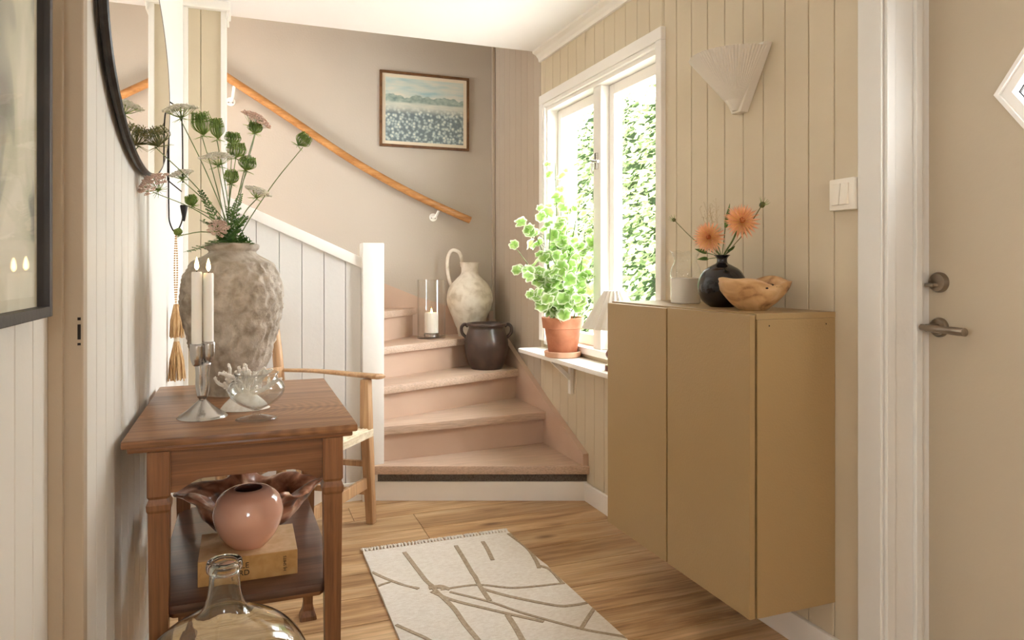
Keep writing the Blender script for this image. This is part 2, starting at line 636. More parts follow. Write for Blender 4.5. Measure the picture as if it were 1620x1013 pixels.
M['bowl_wood'] = ramp_noise('golden_root_wood', [(128, 88, 54), (194, 152, 104), (212, 172, 124), (222, 186, 142)], 9, 0.4, (1, 1, 2.2), 0.3, 0.003, 20, 1.5, 0.15)
M['book'] = ramp_noise('tan_book_cloth', [(182, 138, 82), (196, 152, 94), (206, 164, 108)], 40, 0.8, bump=0.25, bdist=0.001, bscale=400)
M['book_top'] = ramp_noise('tan_book_board', [(196, 162, 120), (206, 174, 134), (214, 184, 146)], 40, 0.8, bump=0.25, bdist=0.001, bscale=400)
M['paper'] = paint('page_paper', (226, 210, 182), 0.9, 0.06, 60, 0)
M['ink'] = paint('black_ink', (36, 28, 22), 0.7, 0.05, 20, 0)
M['vase'] = ramp_noise('rough_clay', [(152, 138, 120), (182, 170, 154), (204, 194, 180)], 24, 0.9, bump=0.7, bdist=0.006, bscale=70)
M['jug'] = ramp_noise('whitewashed_clay', [(196, 182, 162), (222, 212, 196), (232, 224, 210)], 18, 0.85, bump=0.5, bdist=0.004, bscale=60)
M['crock'] = ramp_noise('dark_brown_stoneware', [(58, 44, 38), (72, 56, 49), (88, 70, 60)], 10, 0.32, bump=0.1, bdist=0.001, coat=0.2)
M['coral'] = ramp_noise('white_coral', [(226, 218, 204), (238, 232, 222), (246, 242, 234)], 60, 0.85, bump=0.8, bdist=0.002, bscale=300)
M['plastic'] = paint('cream_plastic', (236, 230, 216), 0.35, 0.01, 5, 0)
M['shade'] = paint('pleated_shade', (228, 222, 210), 0.8, 0.02, 6, 0.02, 200)
M['lamp_wood'] = wood('red_brown_wood', (88, 44, 32), (112, 62, 46), (132, 78, 60), (14, 14, 4), 0.3, 0.3)
M['rush'] = ramp_noise('woven_rush', [(196, 178, 146), (216, 200, 172), (230, 218, 194)], 30, 0.9, (1, 1, 1), 0.6, 0.003, 120)
M['jute'] = ramp_noise('jute_tassel', [(176, 136, 88), (204, 164, 116), (224, 190, 146)], 30, 0.95, (6, 6, 1), 0.7, 0.002, 120)
M['stem'] = leafmat('stem_green', (86, 106, 52), (118, 136, 76), transl=0.1)
M['fern'] = leafmat('fern_green', (62, 96, 40), (98, 134, 60), transl=0.3)
M['nest'] = leafmat('green_nest', (100, 132, 48), (150, 172, 84), transl=0.2)
M['nest_dark'] = leafmat('brown_green_nest', (84, 92, 44), (128, 122, 66), transl=0.2)
M['umbel_white'] = leafmat('umbel_white', (244, 240, 226), (250, 247, 238), transl=0.4)
M['umbel_pink'] = leafmat('umbel_pink', (234, 208, 190), (246, 228, 214), transl=0.4)
M['dahlia'] = leafmat('dahlia_coral', (244, 168, 152), (250, 194, 172), edge=(254, 226, 140), transl=0.08, scale=60)
M['dahlia_core'] = leafmat('dahlia_core', (210, 124, 84), (226, 150, 96), transl=0.1)
M['geranium'] = leafmat('geranium_leaf', (128, 170, 78), (168, 200, 112), edge=(240, 243, 222), transl=0.5, scale=22)
M['hedge'] = leafmat('hedge_leaf', (90, 112, 64), (176, 188, 142), transl=0.3, rough=0.35, scale=6)
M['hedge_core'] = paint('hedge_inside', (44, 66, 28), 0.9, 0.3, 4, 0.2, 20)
M['bark'] = ramp_noise('bark', [(70, 56, 42), (96, 78, 58), (116, 98, 76)], 20, 0.9)
M['grass'] = ramp_noise('bounce_ground', [(168, 164, 156), (182, 178, 170), (196, 192, 184)], 8, 0.95)  # invented pale grey ground, keeps the light bounced indoors neutral
M['pane'] = thin_glass('window_pane')
M['pic_glass'] = thin_glass('picture_glass', refl=0.3)
M['clear'] = glass('clear_glass')
M['clear_green'] = glass('greenish_glass', (0.95, 0.985, 0.96))
M['thin'] = thin_glass('thin_clear_glass', (0.97, 0.98, 0.975), 1.5, 0.03)
M['hurricane'] = thin_glass('hurricane_glass', (0.985, 0.985, 0.98), 1.3, 0.015)
M['mirror'], _nt, _p = base_mat('silvered_mirror')
_p.inputs['Base Color'].default_value = (0.90, 0.89, 0.87, 1)
_p.inputs['Metallic'].default_value = 1.0
_p.inputs['Roughness'].default_value = 0.012

# ================================================================== THE SETTING
XR, XL, XN = 1.58, -0.26, -0.308      # right wall, left hall wall, near left wall
YB, YP, YC = 4.49, 3.53, 3.70         # back wall, stair partition, ceiling edge at the stairwell
HC, HT = 2.37, 3.45                   # ceiling heights of hall and stairwell
YJ = 1.40                             # jamb where the hall begins

# ---- floor
fl = sempty('floor', 'pine plank floor running across the hall')
obj('subfloor', B(-3.2, 2.0, -2.75, 4.7, -0.08, -0.012), M['floor'], fl)
PW = 0.19
rows = int((3.62 - 0.2) / PW) + 1
for i in range(rows):
    y0 = 0.2 + i * PW
    x = -0.46 - random.random() * 0.6
    while x < 1.62:
        L = 1.15 + random.random() * 0.75
        x1 = min(x + L, 1.62)
        a = max(x, -0.46)
        if x1 - a > 0.12:
            obj('plank', B(a + 0.001, x1 - 0.001, y0 + 0.0013, y0 + PW - 0.0013, -0.012, 0.0, 0.0014), M['floor'], fl)
        x = x1 if x1 < 1.62 else 9

# ---- panel boards
BW = 0.0985
_cache = {}
def board_mesh(w, h, mat, th=0.012):
    key = (round(w, 4), round(h, 4), mat.name)
    if key not in _cache:
        c = 0.0018
        g = 0.0014
        prof = [(-w / 2 + g, 0.0), (-w / 2 + g, -th + c), (-w / 2 + g + c, -th), (w / 2 - g - c, -th), (w / 2 - g, -th + c), (w / 2 - g, 0.0)]
        bm = new()
        prism(bm, prof, 0, h)
        bmesh.ops.recalc_face_normals(bm, faces=bm.faces)
        me = bpy.data.meshes.new('board')
        bm.to_mesh(me)
        bm.free()
        me.materials.append(mat)
        _cache[key] = me
    return _cache[key]

def boards_x(parent, X, spans, z_of, mat, rz):
    """upright boards on a wall at X; spans of y; z_of(y0,y1) gives list of (z0,z1)"""
    for (ya, yb) in spans:
        for (z0, z1) in z_of(ya, yb):
            meshobj('board', board_mesh(yb - ya, z1 - z0, mat), parent, (X, (ya + yb) / 2, z0), (0, 0, rz))

# ---- right wall with the window and the door opening
WY0, WY1, WZ0, WZ1 = 2.47, 3.63, 0.74, 2.06     # clear opening in the wall
DY0, DY1, DZ1 = 0.46, 1.387, 2.06               # door opening
bm = new()
T0, T1 = XR + 0.012, XR + 0.16
box(bm, T0, T1, -2.75, DY0, 0, HC)
box(bm, T0, T1, DY0, DY1, DZ1, HC)
box(bm, T0, T1, DY1, WY0, 0, HC)
box(bm, T0, T1, WY0, WY1, 0, WZ0)
box(bm, T0, T1, WY0, WY1, WZ1, HC)
box(bm, T0, T1, WY1, YB + 0.15, 0, HC)
box(bm, T0, T1, YC - 0.1, YB + 0.15, HC, HT)
wall_right = struct(obj('wall_right', bm, M['panel']), 'beige panelled wall with the window')
edges = [1.4665 + k * BW for k in range(24)]
cut = sorted(set([round(v, 4) for v in edges if v < 3.69]))
segs = []
prev = cut[0]
for v in cut[1:] + [3.70]:
    segs.append((prev, v)); prev = v
def clip(segs, a, b):
    return [(max(s, a), min(e, b)) for s, e in segs if min(e, b) - max(s, a) > 0.006]
boards_x(wall_right, T0, clip(segs, 0, 2.44), lambda a, b: [(0, HC)], M['panel'], -PI / 2)
boards_x(wall_right, T0, clip(segs, 2.44, 3.66), lambda a, b: [(0, 0.70), (2.09, HC)], M['panel'], -PI / 2)
boards_x(wall_right, T0, clip(segs, 3.66, 3.70), lambda a, b: [(0, HC)], M['panel'], -PI / 2)
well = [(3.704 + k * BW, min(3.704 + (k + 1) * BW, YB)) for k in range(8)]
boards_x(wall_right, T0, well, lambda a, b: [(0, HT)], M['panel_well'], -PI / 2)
# boards between the door and the near end
boards_x(wall_right, T0, [(-2.6 + k * 0.25, -2.6 + (k + 1) * 0.25) for k in range(11)], lambda a, b: [(0, HC)], M['panel'], -PI / 2)

# ---- back wall of the stairwell and corner batten
wall_back = struct(obj('wall_back', B(-1.7, XR + 0.16, YB, YB + 0.15, 0, HT), M['taupe']), 'smooth taupe back wall of the stairwell')
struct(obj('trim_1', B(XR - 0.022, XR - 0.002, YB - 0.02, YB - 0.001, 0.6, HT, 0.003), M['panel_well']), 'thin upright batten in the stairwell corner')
bm = new()  # gap in this unseen wall is added to let daylight in
box(bm, -1.7, -1.58, 3.4, 3.8, 0, HT)
box(bm, -1.7, -1.58, 4.36, YB, 0, HT)
box(bm, -1.7, -1.58, 3.8, 4.36, 0, 2.52)
box(bm, -1.7, -1.58, 3.8, 4.36, 3.12, HT)
struct(obj('wall_landing', bm, M['taupe']), 'end wall of the upper landing')
struct(obj('wall_well', B(-1.58, XR + 0.012, 3.58, YC, HC + 0.14, HT), M['taupe']), 'wall above the stairwell opening')

# ---- left hall wall: panel boards, then a flat painted panel
bm = new()
box(bm, XL - 0.13, XL - 0.012, YJ + 0.035, YP + 0.1, 0, HC)
wall_left = struct(obj('wall_left', bm, M['panel_left']), 'cream panelled wall beside the table')
boards_x(wall_left, XL - 0.012, [(YJ + 0.034 + k * BW, min(YJ + 0.034 + (k + 1) * BW, 2.28)) for k in range(9)], lambda a, b: [(0, HC)], M['panel_left'], PI / 2)
obj('flat_panel', B(XL - 0.012, XL + 0.006, 2.28, YP, 0, HC, 0.002), M['white'], wall_left)
# jamb: post that faces the camera, with a latch plate
jm = sempty('trim_2', 'tan painted door jamb on the left')
obj('jamb_post', B(XN - 0.02, XL + 0.003, YJ, YJ + 0.033, 0, HC, 0.003), M['jamb'], jm)
obj('jamb_stop', B(XN - 0.0, XN + 0.022, YJ - 0.012, YJ + 0.01, 0, HC, 0.002), M['jamb'], jm)
for (z0, z1) in ((1.053, 1.058), (1.020, 1.046), (1.010, 1.014)):
    obj('latch_hole', B(XL - 0.006, XL - 0.0012, YJ - 0.0012, YJ + 0.01, z0, z1), M['wick'], jm)
# near left wall with boards
wall_near = struct(obj('wall_near', B(XN - 0.13, XN - 0.012, 0.55, YJ + 0.03, 0, HC), M['panel_left']), 'cream panelled wall with the large framed print')
boards_x(wall_near, XN - 0.012, [(0.55 + k * 0.094, 0.55 + (k + 1) * 0.094) for k in range(9)], lambda a, b: [(0, HC)], M['panel_left'], PI / 2)

# ---- stair partition: tall panelled pier, sloping half wall, cap rail
part = sempty('wall_stair', 'white panelled half wall that screens the stair')
def capz(x):
    return 1.487 - 0.455 * (x + 0.092)          # top of the cap rail
PX0, PX1 = -0.085, 0.545
obj('pier', B(XL - 0.1, PX0 - 0.012, YP + 0.012, YP + 0.10, 0, HC), M['panel'], part)
bm = new()
extrude_poly(bm, [(PX0, YP + 0.012, 0), (PX1, YP + 0.012, 0), (PX1, YP + 0.012, capz(PX1) - 0.05), (PX0, YP + 0.012, capz(PX0) - 0.05)], (0, 0.088, 0))
obj('core', bm, M['panel_stair'], part)
xs = [-0.26, -0.182, PX0]
for a, b in zip(xs, xs[1:]):
    meshobj('board', board_mesh(b - a, HC, M['panel']), part, ((a + b) / 2, YP + 0.012, 0), (0, 0, 0))
x = PX0
cuts = [PX0, -0.047, 0.056, 0.159, 0.262, 0.365, 0.468, PX1]
for a, b in zip(cuts, cuts[1:]):
    c, g, th = 0.0018, 0.0014, 0.012
    prof = [(a + g, 0), (a + g, -th + c), (a + g + c, -th), (b - g - c, -th), (b - g, -th + c), (b - g, 0)]
    bm = new()
    lo = [bm.verts.new((p[0], YP + 0.012 + p[1], 0)) for p in prof]
    hi = [bm.verts.new((p[0], YP + 0.012 + p[1], capz(p[0]) - 0.045)) for p in prof]
    bm.faces.new(lo); bm.faces.new(hi)
    for i in range(6):
        bm.faces.new((lo[i], lo[(i + 1) % 6], hi[(i + 1) % 6], hi[i]))
    obj('board', bm, M['panel_stair'], part)
bm = new()
extrude_poly(bm, [(PX0 - 0.01, YP - 0.018, capz(PX0 - 0.01) - 0.055), (PX1 + 0.01, YP - 0.018, capz(PX1 + 0.01) - 0.055), (PX1 + 0.01, YP - 0.018, capz(PX1 + 0.01)), (PX0 - 0.01, YP - 0.018, capz(PX0 - 0.01))], (0, 0.136, 0), 0.006)
obj('cap_rail', bm, M['white'], part, smooth=True)
obj('corner_trim', B(PX0 - 0.012, PX0 + 0.012, YP - 0.010, YP + 0.112, 0, HC, 0.003), M['white'], part)
obj('corner_bead', B(XL + 0.006, XL + 0.026, YP - 0.014, YP + 0.002, 0, HC, 0.003), M['white'], part)
obj('head_mould', B(XL, PX0 + 0.030, YP - 0.03, YP + 0.13, HC - 0.042, HC, 0.006), M['white'], part)
obj('head_corbel', B(PX0 + 0.012, PX0 + 0.022, YP - 0.02, YP + 0.12, HC - 0.075, HC - 0.04, 0.004), M['white'], part)

# ---- ceilings
bm = new()
box(bm, -3.2, XR + 0.16, -2.75, YC, HC, HC + 0.14)
struct(obj('ceiling', bm, M['ceiling']), 'flat white ceiling ending at the stairwell')
struct(obj('ceiling_well', B(-1.7, XR + 0.16, 3.5, YB + 0.15, HT, HT + 0.1), M['ceiling']), 'upper ceiling over the stairwell')
bm = new()
prof = [(XR, HC), (XR - 0.052, HC), (XR - 0.050, HC - 0.012), (XR - 0.030, HC - 0.022), (XR - 0.016, HC - 0.040), (XR - 0.012, HC - 0.056), (XR, HC - 0.058)]
extrude_poly(bm, [(p[0], DY1 - 3.9, p[1]) for p in prof], (0, YC - DY1 + 3.9, 0))
struct(obj('trim_3', bm, M['white']), 'white crown moulding along the panelled wall')

# ---- skirting boards
struct(obj('baseboard_right', B(XR - 0.014, XR, DY1 + 0.09, 3.135, 0, 0.09, 0.003), M['white']), 'white skirting board under the window wall')
struct(obj('baseboard_left', B(XL, XL + 0.014, YJ + 0.036, YP - 0.02, 0, 0.09, 0.003), M['white']), 'white skirting board behind the table')
struct(obj('baseboard_stair', B(XL, PX1, YP - 0.014, YP, 0, 0.09, 0.003), M['white']), 'white skirting board under the stair partition')

# ---- adjoining room behind the camera (unseen shell; side opening added for light, rear window sized for fill)
bm = new()
box(bm, -3.2, -2.98, -2.75, -1.25, 0, HC)
box(bm, -3.2, -2.98, -0.15, 1.6, 0, HC)
box(bm, -3.2, -2.98, -1.25, -0.15, 0, 0.95)
box(bm, -3.2, -2.98, -1.25, -0.15, 2.05, HC)
struct(obj('wall_side_room', bm, M['panel_left']), 'far side wall of the adjoining room')
bm = new()
box(bm, -3.2, -0.4, -2.75, -2.57, 0, HC)
box(bm, 0.2, XR + 0.16, -2.75, -2.57, 0, HC)
box(bm, -0.4, 0.2, -2.75, -2.57, 0, 1.2)
box(bm, -0.4, 0.2, -2.75, -2.57, 1.8, HC)
struct(obj('wall_rear', bm, M['panel_left']), 'wall behind the camera')
struct(obj('wall_room_end', B(-3.2, XN - 0.13, 0.55, 0.67, 0, HC), M['panel_left']), 'end wall of the adjoining room')

# ---- window
win = sempty('window_1', 'white two-sash window looking onto greenery')
XC = XR - 0.022
def casing(name, y0, y1, z0, z1):
    obj(name, B(XC, XR + 0.012, y0, y1, z0, z1, 0.004), M['white'], win)
casing('side_casing', 2.428, 2.470, 0.74, 2.06)
casing('side_casing', 3.630, 3.676, 0.74, 2.06)
casing('head_casing', 2.428, 3.676, 2.06, 2.112)
obj('head_fillet', B(XC + 0.006, XR + 0.03, 2.47, 3.63, 2.040, 2.0595, 0.002), M['white'], win)
obj('side_fillet', B(XC + 0.006, XR + 0.03, 3.612, 3.6295, 0.74, 2.04, 0.002), M['white'], win)
# lining
obj('lining_head', B(XR + 0.0, T1 + 0.02, WY0, WY1, 2.02, 2.0395), M['white'], win)
obj('lining_side', B(XR + 0.0, T1 + 0.02, WY1 - 0.03, WY1 - 0.0005, WZ0, 2.02), M['white'], win)
obj('lining_side', B(XR + 0.0, T1 + 0.02, WY0 + 0.0005, WY0 + 0.02, WZ0, 2.02), M['white'], win)
obj('lining_sill', B(XR - 0.01, T1 + 0.05, WY0, WY1, WZ0 - 0.02, WZ0 + 0.012), M['white'], win)
obj('mullion', B(XR + 0.015, XR + 0.115, 3.005, 3.085, WZ0 + 0.012, 2.02, 0.005), M['white'], win)
def sash(y0, y1):
    z0, z1 = WZ0 + 0.014, 2.018
    w = 0.045
    xa, xb = XR + 0.06, XR + 0.105
    s = new()
    box(s, xa, xb, y0, y0 + w, z0, z1, 0.004)
    sf = obj('sash', s, M['white'], win)
    obj('stile', B(xa, xb, y1 - w, y1, z0, z1, 0.004), M['white'], sf)
    obj('rail', B(xa, xb, y0 + w, y1 - w, z0, z0 + 0.055, 0.004), M['white'], sf)
    obj('rail', B(xa, xb, y0 + w, y1 - w, z1 - 0.05, z1, 0.004), M['white'], sf)
    g = obj('pane', B(xa + 0.02, xa + 0.021, y0 + w, y1 - w, z0 + 0.055, z1 - 0.05), M['pane'], sf)
sash(WY0 + 0.022, 3.004)
sash(3.086, WY1 - 0.032)
bm = new()
box(bm, XR + 0.006, XR + 0.016, 3.033, 3.057, 1.62, 1.70, 0.003)
tube(bm, [(XR + 0.004, 3.045, 1.66), (XR - 0.012, 3.045, 1.66), (XR - 0.012, 3.02, 1.655), (XR - 0.010, 2.985, 1.65)], 0.006, 8)
tube(bm, [(XR - 0.008, 3.05, 1.655), (XR - 0.010, 3.052, 1.60)], 0.005, 8)
obj('latch', bm, M['pewter'], win, smooth=True)

# ---- entrance door
dr = sempty('door_1', 'beige entrance door with a diamond window')
XD = 1.725
def diamond(cy, cz, hw, hh):
    return [(cy + hw, cz), (cy, cz + hh), (cy - hw, cz), (cy, cz - hh)]
CY, CZ = 0.95, 1.567
bm = new()
hole = diamond(CY, CZ, 0.247, 0.33)
out = [(DY1 - 0.002, CZ), (DY1 - 0.002, DZ1), (CY, DZ1), (DY0 + 0.01, DZ1), (DY0 + 0.01, CZ), (DY0 + 0.01, 0.005), (CY, 0.005), (DY1 - 0.002, 0.005)]
for xx in (XD, XD + 0.05):
    vo = [bm.verts.new((xx, p[0], p[1])) for p in out]
    vh = [bm.verts.new((xx, p[0], p[1])) for p in hole]
    for f in ((vo[0], vo[1], vo[2], vh[1], vh[0]), (vo[2], vo[3], vo[4], vh[2], vh[1]), (vo[4], vo[5], vo[6], vh[3], vh[2]), (vo[6], vo[7], vo[0], vh[0], vh[3])):
        bm.faces.new(f)
    if xx == XD:
        A = (vo, vh)
for a, b in zip(A, (vo, vh)):
    n = len(a)
    for i in range(n):
        bm.faces.new((a[i], a[(i + 1) % n], b[(i + 1) % n], b[i]))
leaf = obj('door_leaf', bm, M['door'], dr)
def diamond_ring(name, hw, w, x0, x1, mat):
    k = 0.33 / 0.247
    o_ = diamond(CY, CZ, hw, hw * k)
    i_ = diamond(CY, CZ, hw - w, (hw - w) * k)
    bm = new()
    vs_ = [[bm.verts.new((xx, p[0], p[1])) for p in pl] for xx in (x0, x1) for pl in (o_, i_)]
    for i in range(4):
        j = (i + 1) % 4
        bm.faces.new((vs_[0][i], vs_[0][j], vs_[1][j], vs_[1][i]))
        bm.faces.new((vs_[2][i], vs_[2][j], vs_[3][j], vs_[3][i]))
        bm.faces.new((vs_[0][i], vs_[0][j], vs_[2][j], vs_[2][i]))
        bm.faces.new((vs_[1][i], vs_[1][j], vs_[3][j], vs_[3][i]))
    return obj(name, bm, mat, dr)
diamond_ring('light_frame', 0.252, 0.012, XD - 0.006, XD + 0.02, M['white'])
diamond_ring('light_bead', 0.244, 0.030, XD + 0.004, XD + 0.03, M['white'])
diamond_ring('lead_strip', 0.208, 0.004, XD + 0.018, XD + 0.026, M['iron'])
diamond_ring('lead_strip', 0.190, 0.012, XD + 0.018, XD + 0.026, M['pewter'])
bm = new()
extrude_poly(bm, [(XD + 0.022, p[0], p[1]) for p in diamond(CY, CZ, 0.245, 0.327)], (0.004, 0, 0))
obj('pane', bm, M['pane'], dr)
# frame of the door: casing on the wall and stepped jamb
fr = sempty('trim_4', 'grey-white door frame with stepped jamb')
obj('casing', B(XR - 0.02, XR + 0.012, DY1, DY1 + 0.077, 0, DZ1 + 0.07, 0.004), M['frame_white'], fr)
obj('casing', B(XR - 0.02, XR + 0.012, DY0 - 0.077, DY0, 0, DZ1 + 0.07, 0.004), M['frame_white'], fr)
obj('casing', B(XR - 0.02, XR + 0.012, DY0, DY1, DZ1, DZ1 + 0.07, 0.004), M['frame_white'], fr)
obj('jamb_bead', B(XR - 0.012, XR + 0.02, DY1 - 0.012, DY1 - 0.0005, 0, DZ1, 0.004), M['frame_white'], fr)
obj('jamb_face', B(XR + 0.02, XD + 0.06, DY1 - 0.006, DY1 + 0.0, 0, DZ1), M['frame_white'], fr)
obj('jamb_rebate', B(XR + 0.085, XR + 0.108, DY1 - 0.018, DY1 - 0.006, 0, DZ1, 0.003), M['frame_white'], fr)
obj('jamb_face', B(XR + 0.0, XD + 0.06, DY0, DY0 + 0.008, 0, DZ1), M['frame_white'], fr)
obj('jamb_head', B(XR + 0.0, XD + 0.06, DY0, DY1, DZ1 - 0.006, DZ1), M['frame_white'], fr)
# door furniture
hp = atX(1487, 518, XD)
lp = atX(1487, 447, XD)
def disc(bm, c, r, x0, x1, seg=28):
    prev = None
    rings = []
    for xx, rr in ((x1, r), ((x0 + x1) / 2, r), (x0, r * 0.86)):
        rings.append([bm.verts.new((xx, c.y + rr * math.cos(2 * PI * k / seg), c.z + rr * math.sin(2 * PI * k / seg))) for k in range(seg)])
    for a, b in zip(rings, rings[1:]):
        for k in range(seg):
            bm.faces.new((a[k], a[(k + 1) % seg], b[(k + 1) % seg], b[k]))
    bm.faces.new(rings[-1])
    bm.faces.new(rings[0])
bm = new(); disc(bm, hp, 0.026, XD - 0.012, XD)
handle = obj('handle', bm, M['steel'], dr, smooth=True)
bm = new()
tube(bm, [(XD - 0.008, hp.y, hp.z), (XD - 0.05, hp.y, hp.z)], 0.010, 12)
tube(bm, catmull([(XD - 0.052, hp.y + 0.012, hp.z + 0.001), (XD - 0.056, hp.y - 0.01, hp.z), (XD - 0.054, hp.y - 0.05, hp.z - 0.001), (XD - 0.050, hp.y - 0.098, hp.z - 0.003), (XD - 0.050, hp.y - 0.108, hp.z - 0.003)], 6), [0.0085] * 7 + [0.0095] * 8 + [0.0105] * 8 + [0.006, 0.004], 14)
obj('lever', bm, M['steel'], handle, smooth=True)
bm = new(); disc(bm, lp, 0.027, XD - 0.014, XD)
latch = obj('thumb_latch', bm, M['steel'], dr, smooth=True)
obj('thumb_turn', B(XD - 0.034, XD - 0.012, lp.y - 0.006, lp.y + 0.02, lp.z - 0.012, lp.z - 0.002, 0.003), M['steel'], latch)

# ================================================================== STAIRCASE
st = thing('staircase', 'pink-beige painted winding staircase rising behind the white newel post', 'staircase', (0.6, 3.5, 0))
RISE = 0.178
Ln = [((0.60, 3.46), (1.58, 3.09)), ((0.60, 3.50), (1.58, 3.565)), ((0.60, 3.605), (1.58, 3.99)), ((0.60, 3.80), (1.58, 4.36)), ((0.55, 3.85), (1.06, YB)), ((0.42, 3.72), (0.78, YB)), ((0.40, 3.64), (0.42, YB))]
polys = [
    [(0.585, 3.466), (1.58, 3.09), (1.58, 3.60), (0.655, 3.54), (0.650, 3.485), (0.60, 3.482)],
    [(0.60, 3.50), (1.58, 3.565), (1.58, 4.03), (0.60, 3.64)],
    [(0.60, 3.605), (1.58, 3.99), (1.58, 4.40), (0.60, 3.84)],
    [(0.60, 3.80), (1.58, 4.36), (1.58, YB), (1.02, YB), (0.52, 3.88)],
    [(0.55, 3.85), (1.06, YB), (0.74, YB), (0.40, 3.78)],
    [(0.42, 3.72), (0.78, YB), (0.38, YB), (0.38, 3.64)],
    [(0.40, 3.64), (0.42, YB), (-1.55, YB), (-1.55, 3.64)],
]
for k, poly in enumerate(polys):
    zt = RISE * (k + 1)
    bm = new()
    prism(bm, poly, zt - 0.042, zt, 0.006)
    obj('tread', bm, M['tread'], st, world=True, smooth=True)
    (ax, ay), (bx_, by) = Ln[k]
    d = Vector((bx_ - ax, by - ay)).normalized()
    nrm = Vector((-d.y, d.x))
    if nrm.y < 0:
        nrm = -nrm
    if k == 6:
        nrm = Vector((-1, 0))
    o1 = nrm * 0.03
    o2 = nrm * 0.05
    if k:
        pp = [Vector((ax, ay)) + o1, Vector((bx_, by)) + o1, Vector((bx_, by)) + o2, Vector((ax, ay)) + o2]
        pp = [(min(p.x, XR - 0.001), min(p.y, YB - 0.001)) for p in pp]
        bm = new()
        prism(bm, pp, zt - RISE, zt - 0.042)
        obj('riser', bm, M['stair'], st, world=True)
    else:
        for nm, z0, z1, off, mat in (('plinth', 0, 0.094, 0.028, 'white'), ('kick_strip', 0.094, 0.136, 0.034, 'strip')):
            q = nrm * off
            q2 = nrm * (off + 0.02)
            bm = new()
            prism(bm, [(ax - 0.004 + q.x, ay + q.y), (bx_, by + q.y), (bx_, by + q2.y), (ax - 0.004 + q2.x, ay + q2.y)], z0, z1, 0.002)
            obj(nm, bm, M[mat], st, world=True)
# stringers
bm = new()
extrude_poly(bm, [(XR - 0.03, 3.105, 0.15), (XR - 0.03, 3.105, 0.235), (XR - 0.03, 3.545, 0.405), (XR - 0.03, 4.193, 0.682), (XR - 0.03, YB, 0.80), (XR - 0.03, YB, 0.15)], (0.0298, 0, 0))
obj('stringer', bm, M['stair'], st, world=True)
bm = new()
extrude_poly(bm, [(XR, YB - 0.028, 0.3), (XR, YB - 0.028, 0.80), (1.058, YB - 0.028, 0.956), (0.838, YB - 0.028, 1.046), (0.4, YB - 0.028, 1.26), (0.0, YB - 0.028, 1.30), (0.0, YB - 0.028, 0.3)], (0, 0.0278, 0))
obj('stringer', bm, M['stair'], st, world=True)
obj('corner_block', B(XR - 0.06, XR - 0.03, YB - 0.06, YB - 0.03, 0.7, 0.86, 0.003), M['stair'], st, world=True)
obj('newel_post', B(0.545, 0.650, 3.488, 3.592, 0, 1.268, 0.005), M['white'], st, world=True, smooth=True)

# ---- handrail
hr = thing('handrail', 'orange-brown round wooden handrail climbing the taupe back wall', 'handrail', (1.39, 4.42, 1.45))
pts = catmull([(-0.85, 4.42, 2.72), (-0.45, 4.42, 2.475), (-0.093, 4.42, 2.255), (0.25, 4.42, 2.045), (0.561, 4.42, 1.848), (0.8, 4.42, 1.715), (1.05, 4.42, 1.595), (1.25, 4.42, 1.512), (1.385, 4.42, 1.458)], 8)
bm = new(); tube(bm, pts, 0.0235, 16)
obj('rail', bm, M['rail'], hr, world=True, smooth=True)
for (bx_, bz, rz_) in ((-0.07, 2.125, 2.225), (1.155, 1.475, 1.535)):
    bm = new()
    for (ra, ya, yb) in ((0.026, YB - 0.008, YB - 0.001),):
        n = 24
        a = [bm.verts.new((bx_ + ra * math.cos(2 * PI * k / n), ya, bz + ra * math.sin(2 * PI * k / n))) for k in range(n)]
        b = [bm.verts.new((bx_ + ra * math.cos(2 * PI * k / n), yb, bz + ra * math.sin(2 * PI * k / n))) for k in range(n)]
        bm.faces.new(a); bm.faces.new(b[::-1])
        for k in range(n):
            bm.faces.new((a[k], a[(k + 1) % n], b[(k + 1) % n], b[k]))
    tube(bm, catmull([(bx_, YB - 0.006, bz), (bx_ + 0.01, YB - 0.04, bz + 0.008), (bx_ + 0.02, 4.42, rz_ - 0.02)], 6), 0.0085, 10)
    br = obj('bracket', bm, M['white'], hr, world=True, smooth=True)
    for sx in (-0.012, 0.012):
        s = new()
        tube(s, [(bx_ + sx, YB - 0.008, bz - 0.006), (bx_ + sx, YB - 0.011, bz - 0.006)], 0.004, 8)
        obj('screw', s, M['steel'], br)
        br.children[-1].location = -hr.location

# ================================================================== WINDOW SHELF, PLANT, LAMP
SH = 0.700
shelf = thing('window_shelf', 'white painted shelf board below the window on a bracket', 'shelf', (1.5, 3.0, SH - 0.022))
bm = new()
prism(bm, [(1.425, 3.655), (1.44, 3.672), (XR - 0.001, 3.672), (XR - 0.001, 2.44), (1.425, 2.44)], SH - 0.022, SH, 0.005)
obj('board', bm, M['white'], shelf, world=True, smooth=True)
for yb in (3.28, 2.62):
    obj('bracket', B(XR - 0.022, XR - 0.001, yb - 0.014, yb + 0.014, SH - 0.20, SH - 0.022, 0.003), M['white'], shelf, world=True)
    bm = new()
    bar(bm, (XR - 0.012, yb, SH - 0.125), (XR - 0.118, yb, SH - 0.026), 0.022, 0.02, (0, 1, 0))
    obj('bracket_strut', bm, M['white'], shelf, world=True)

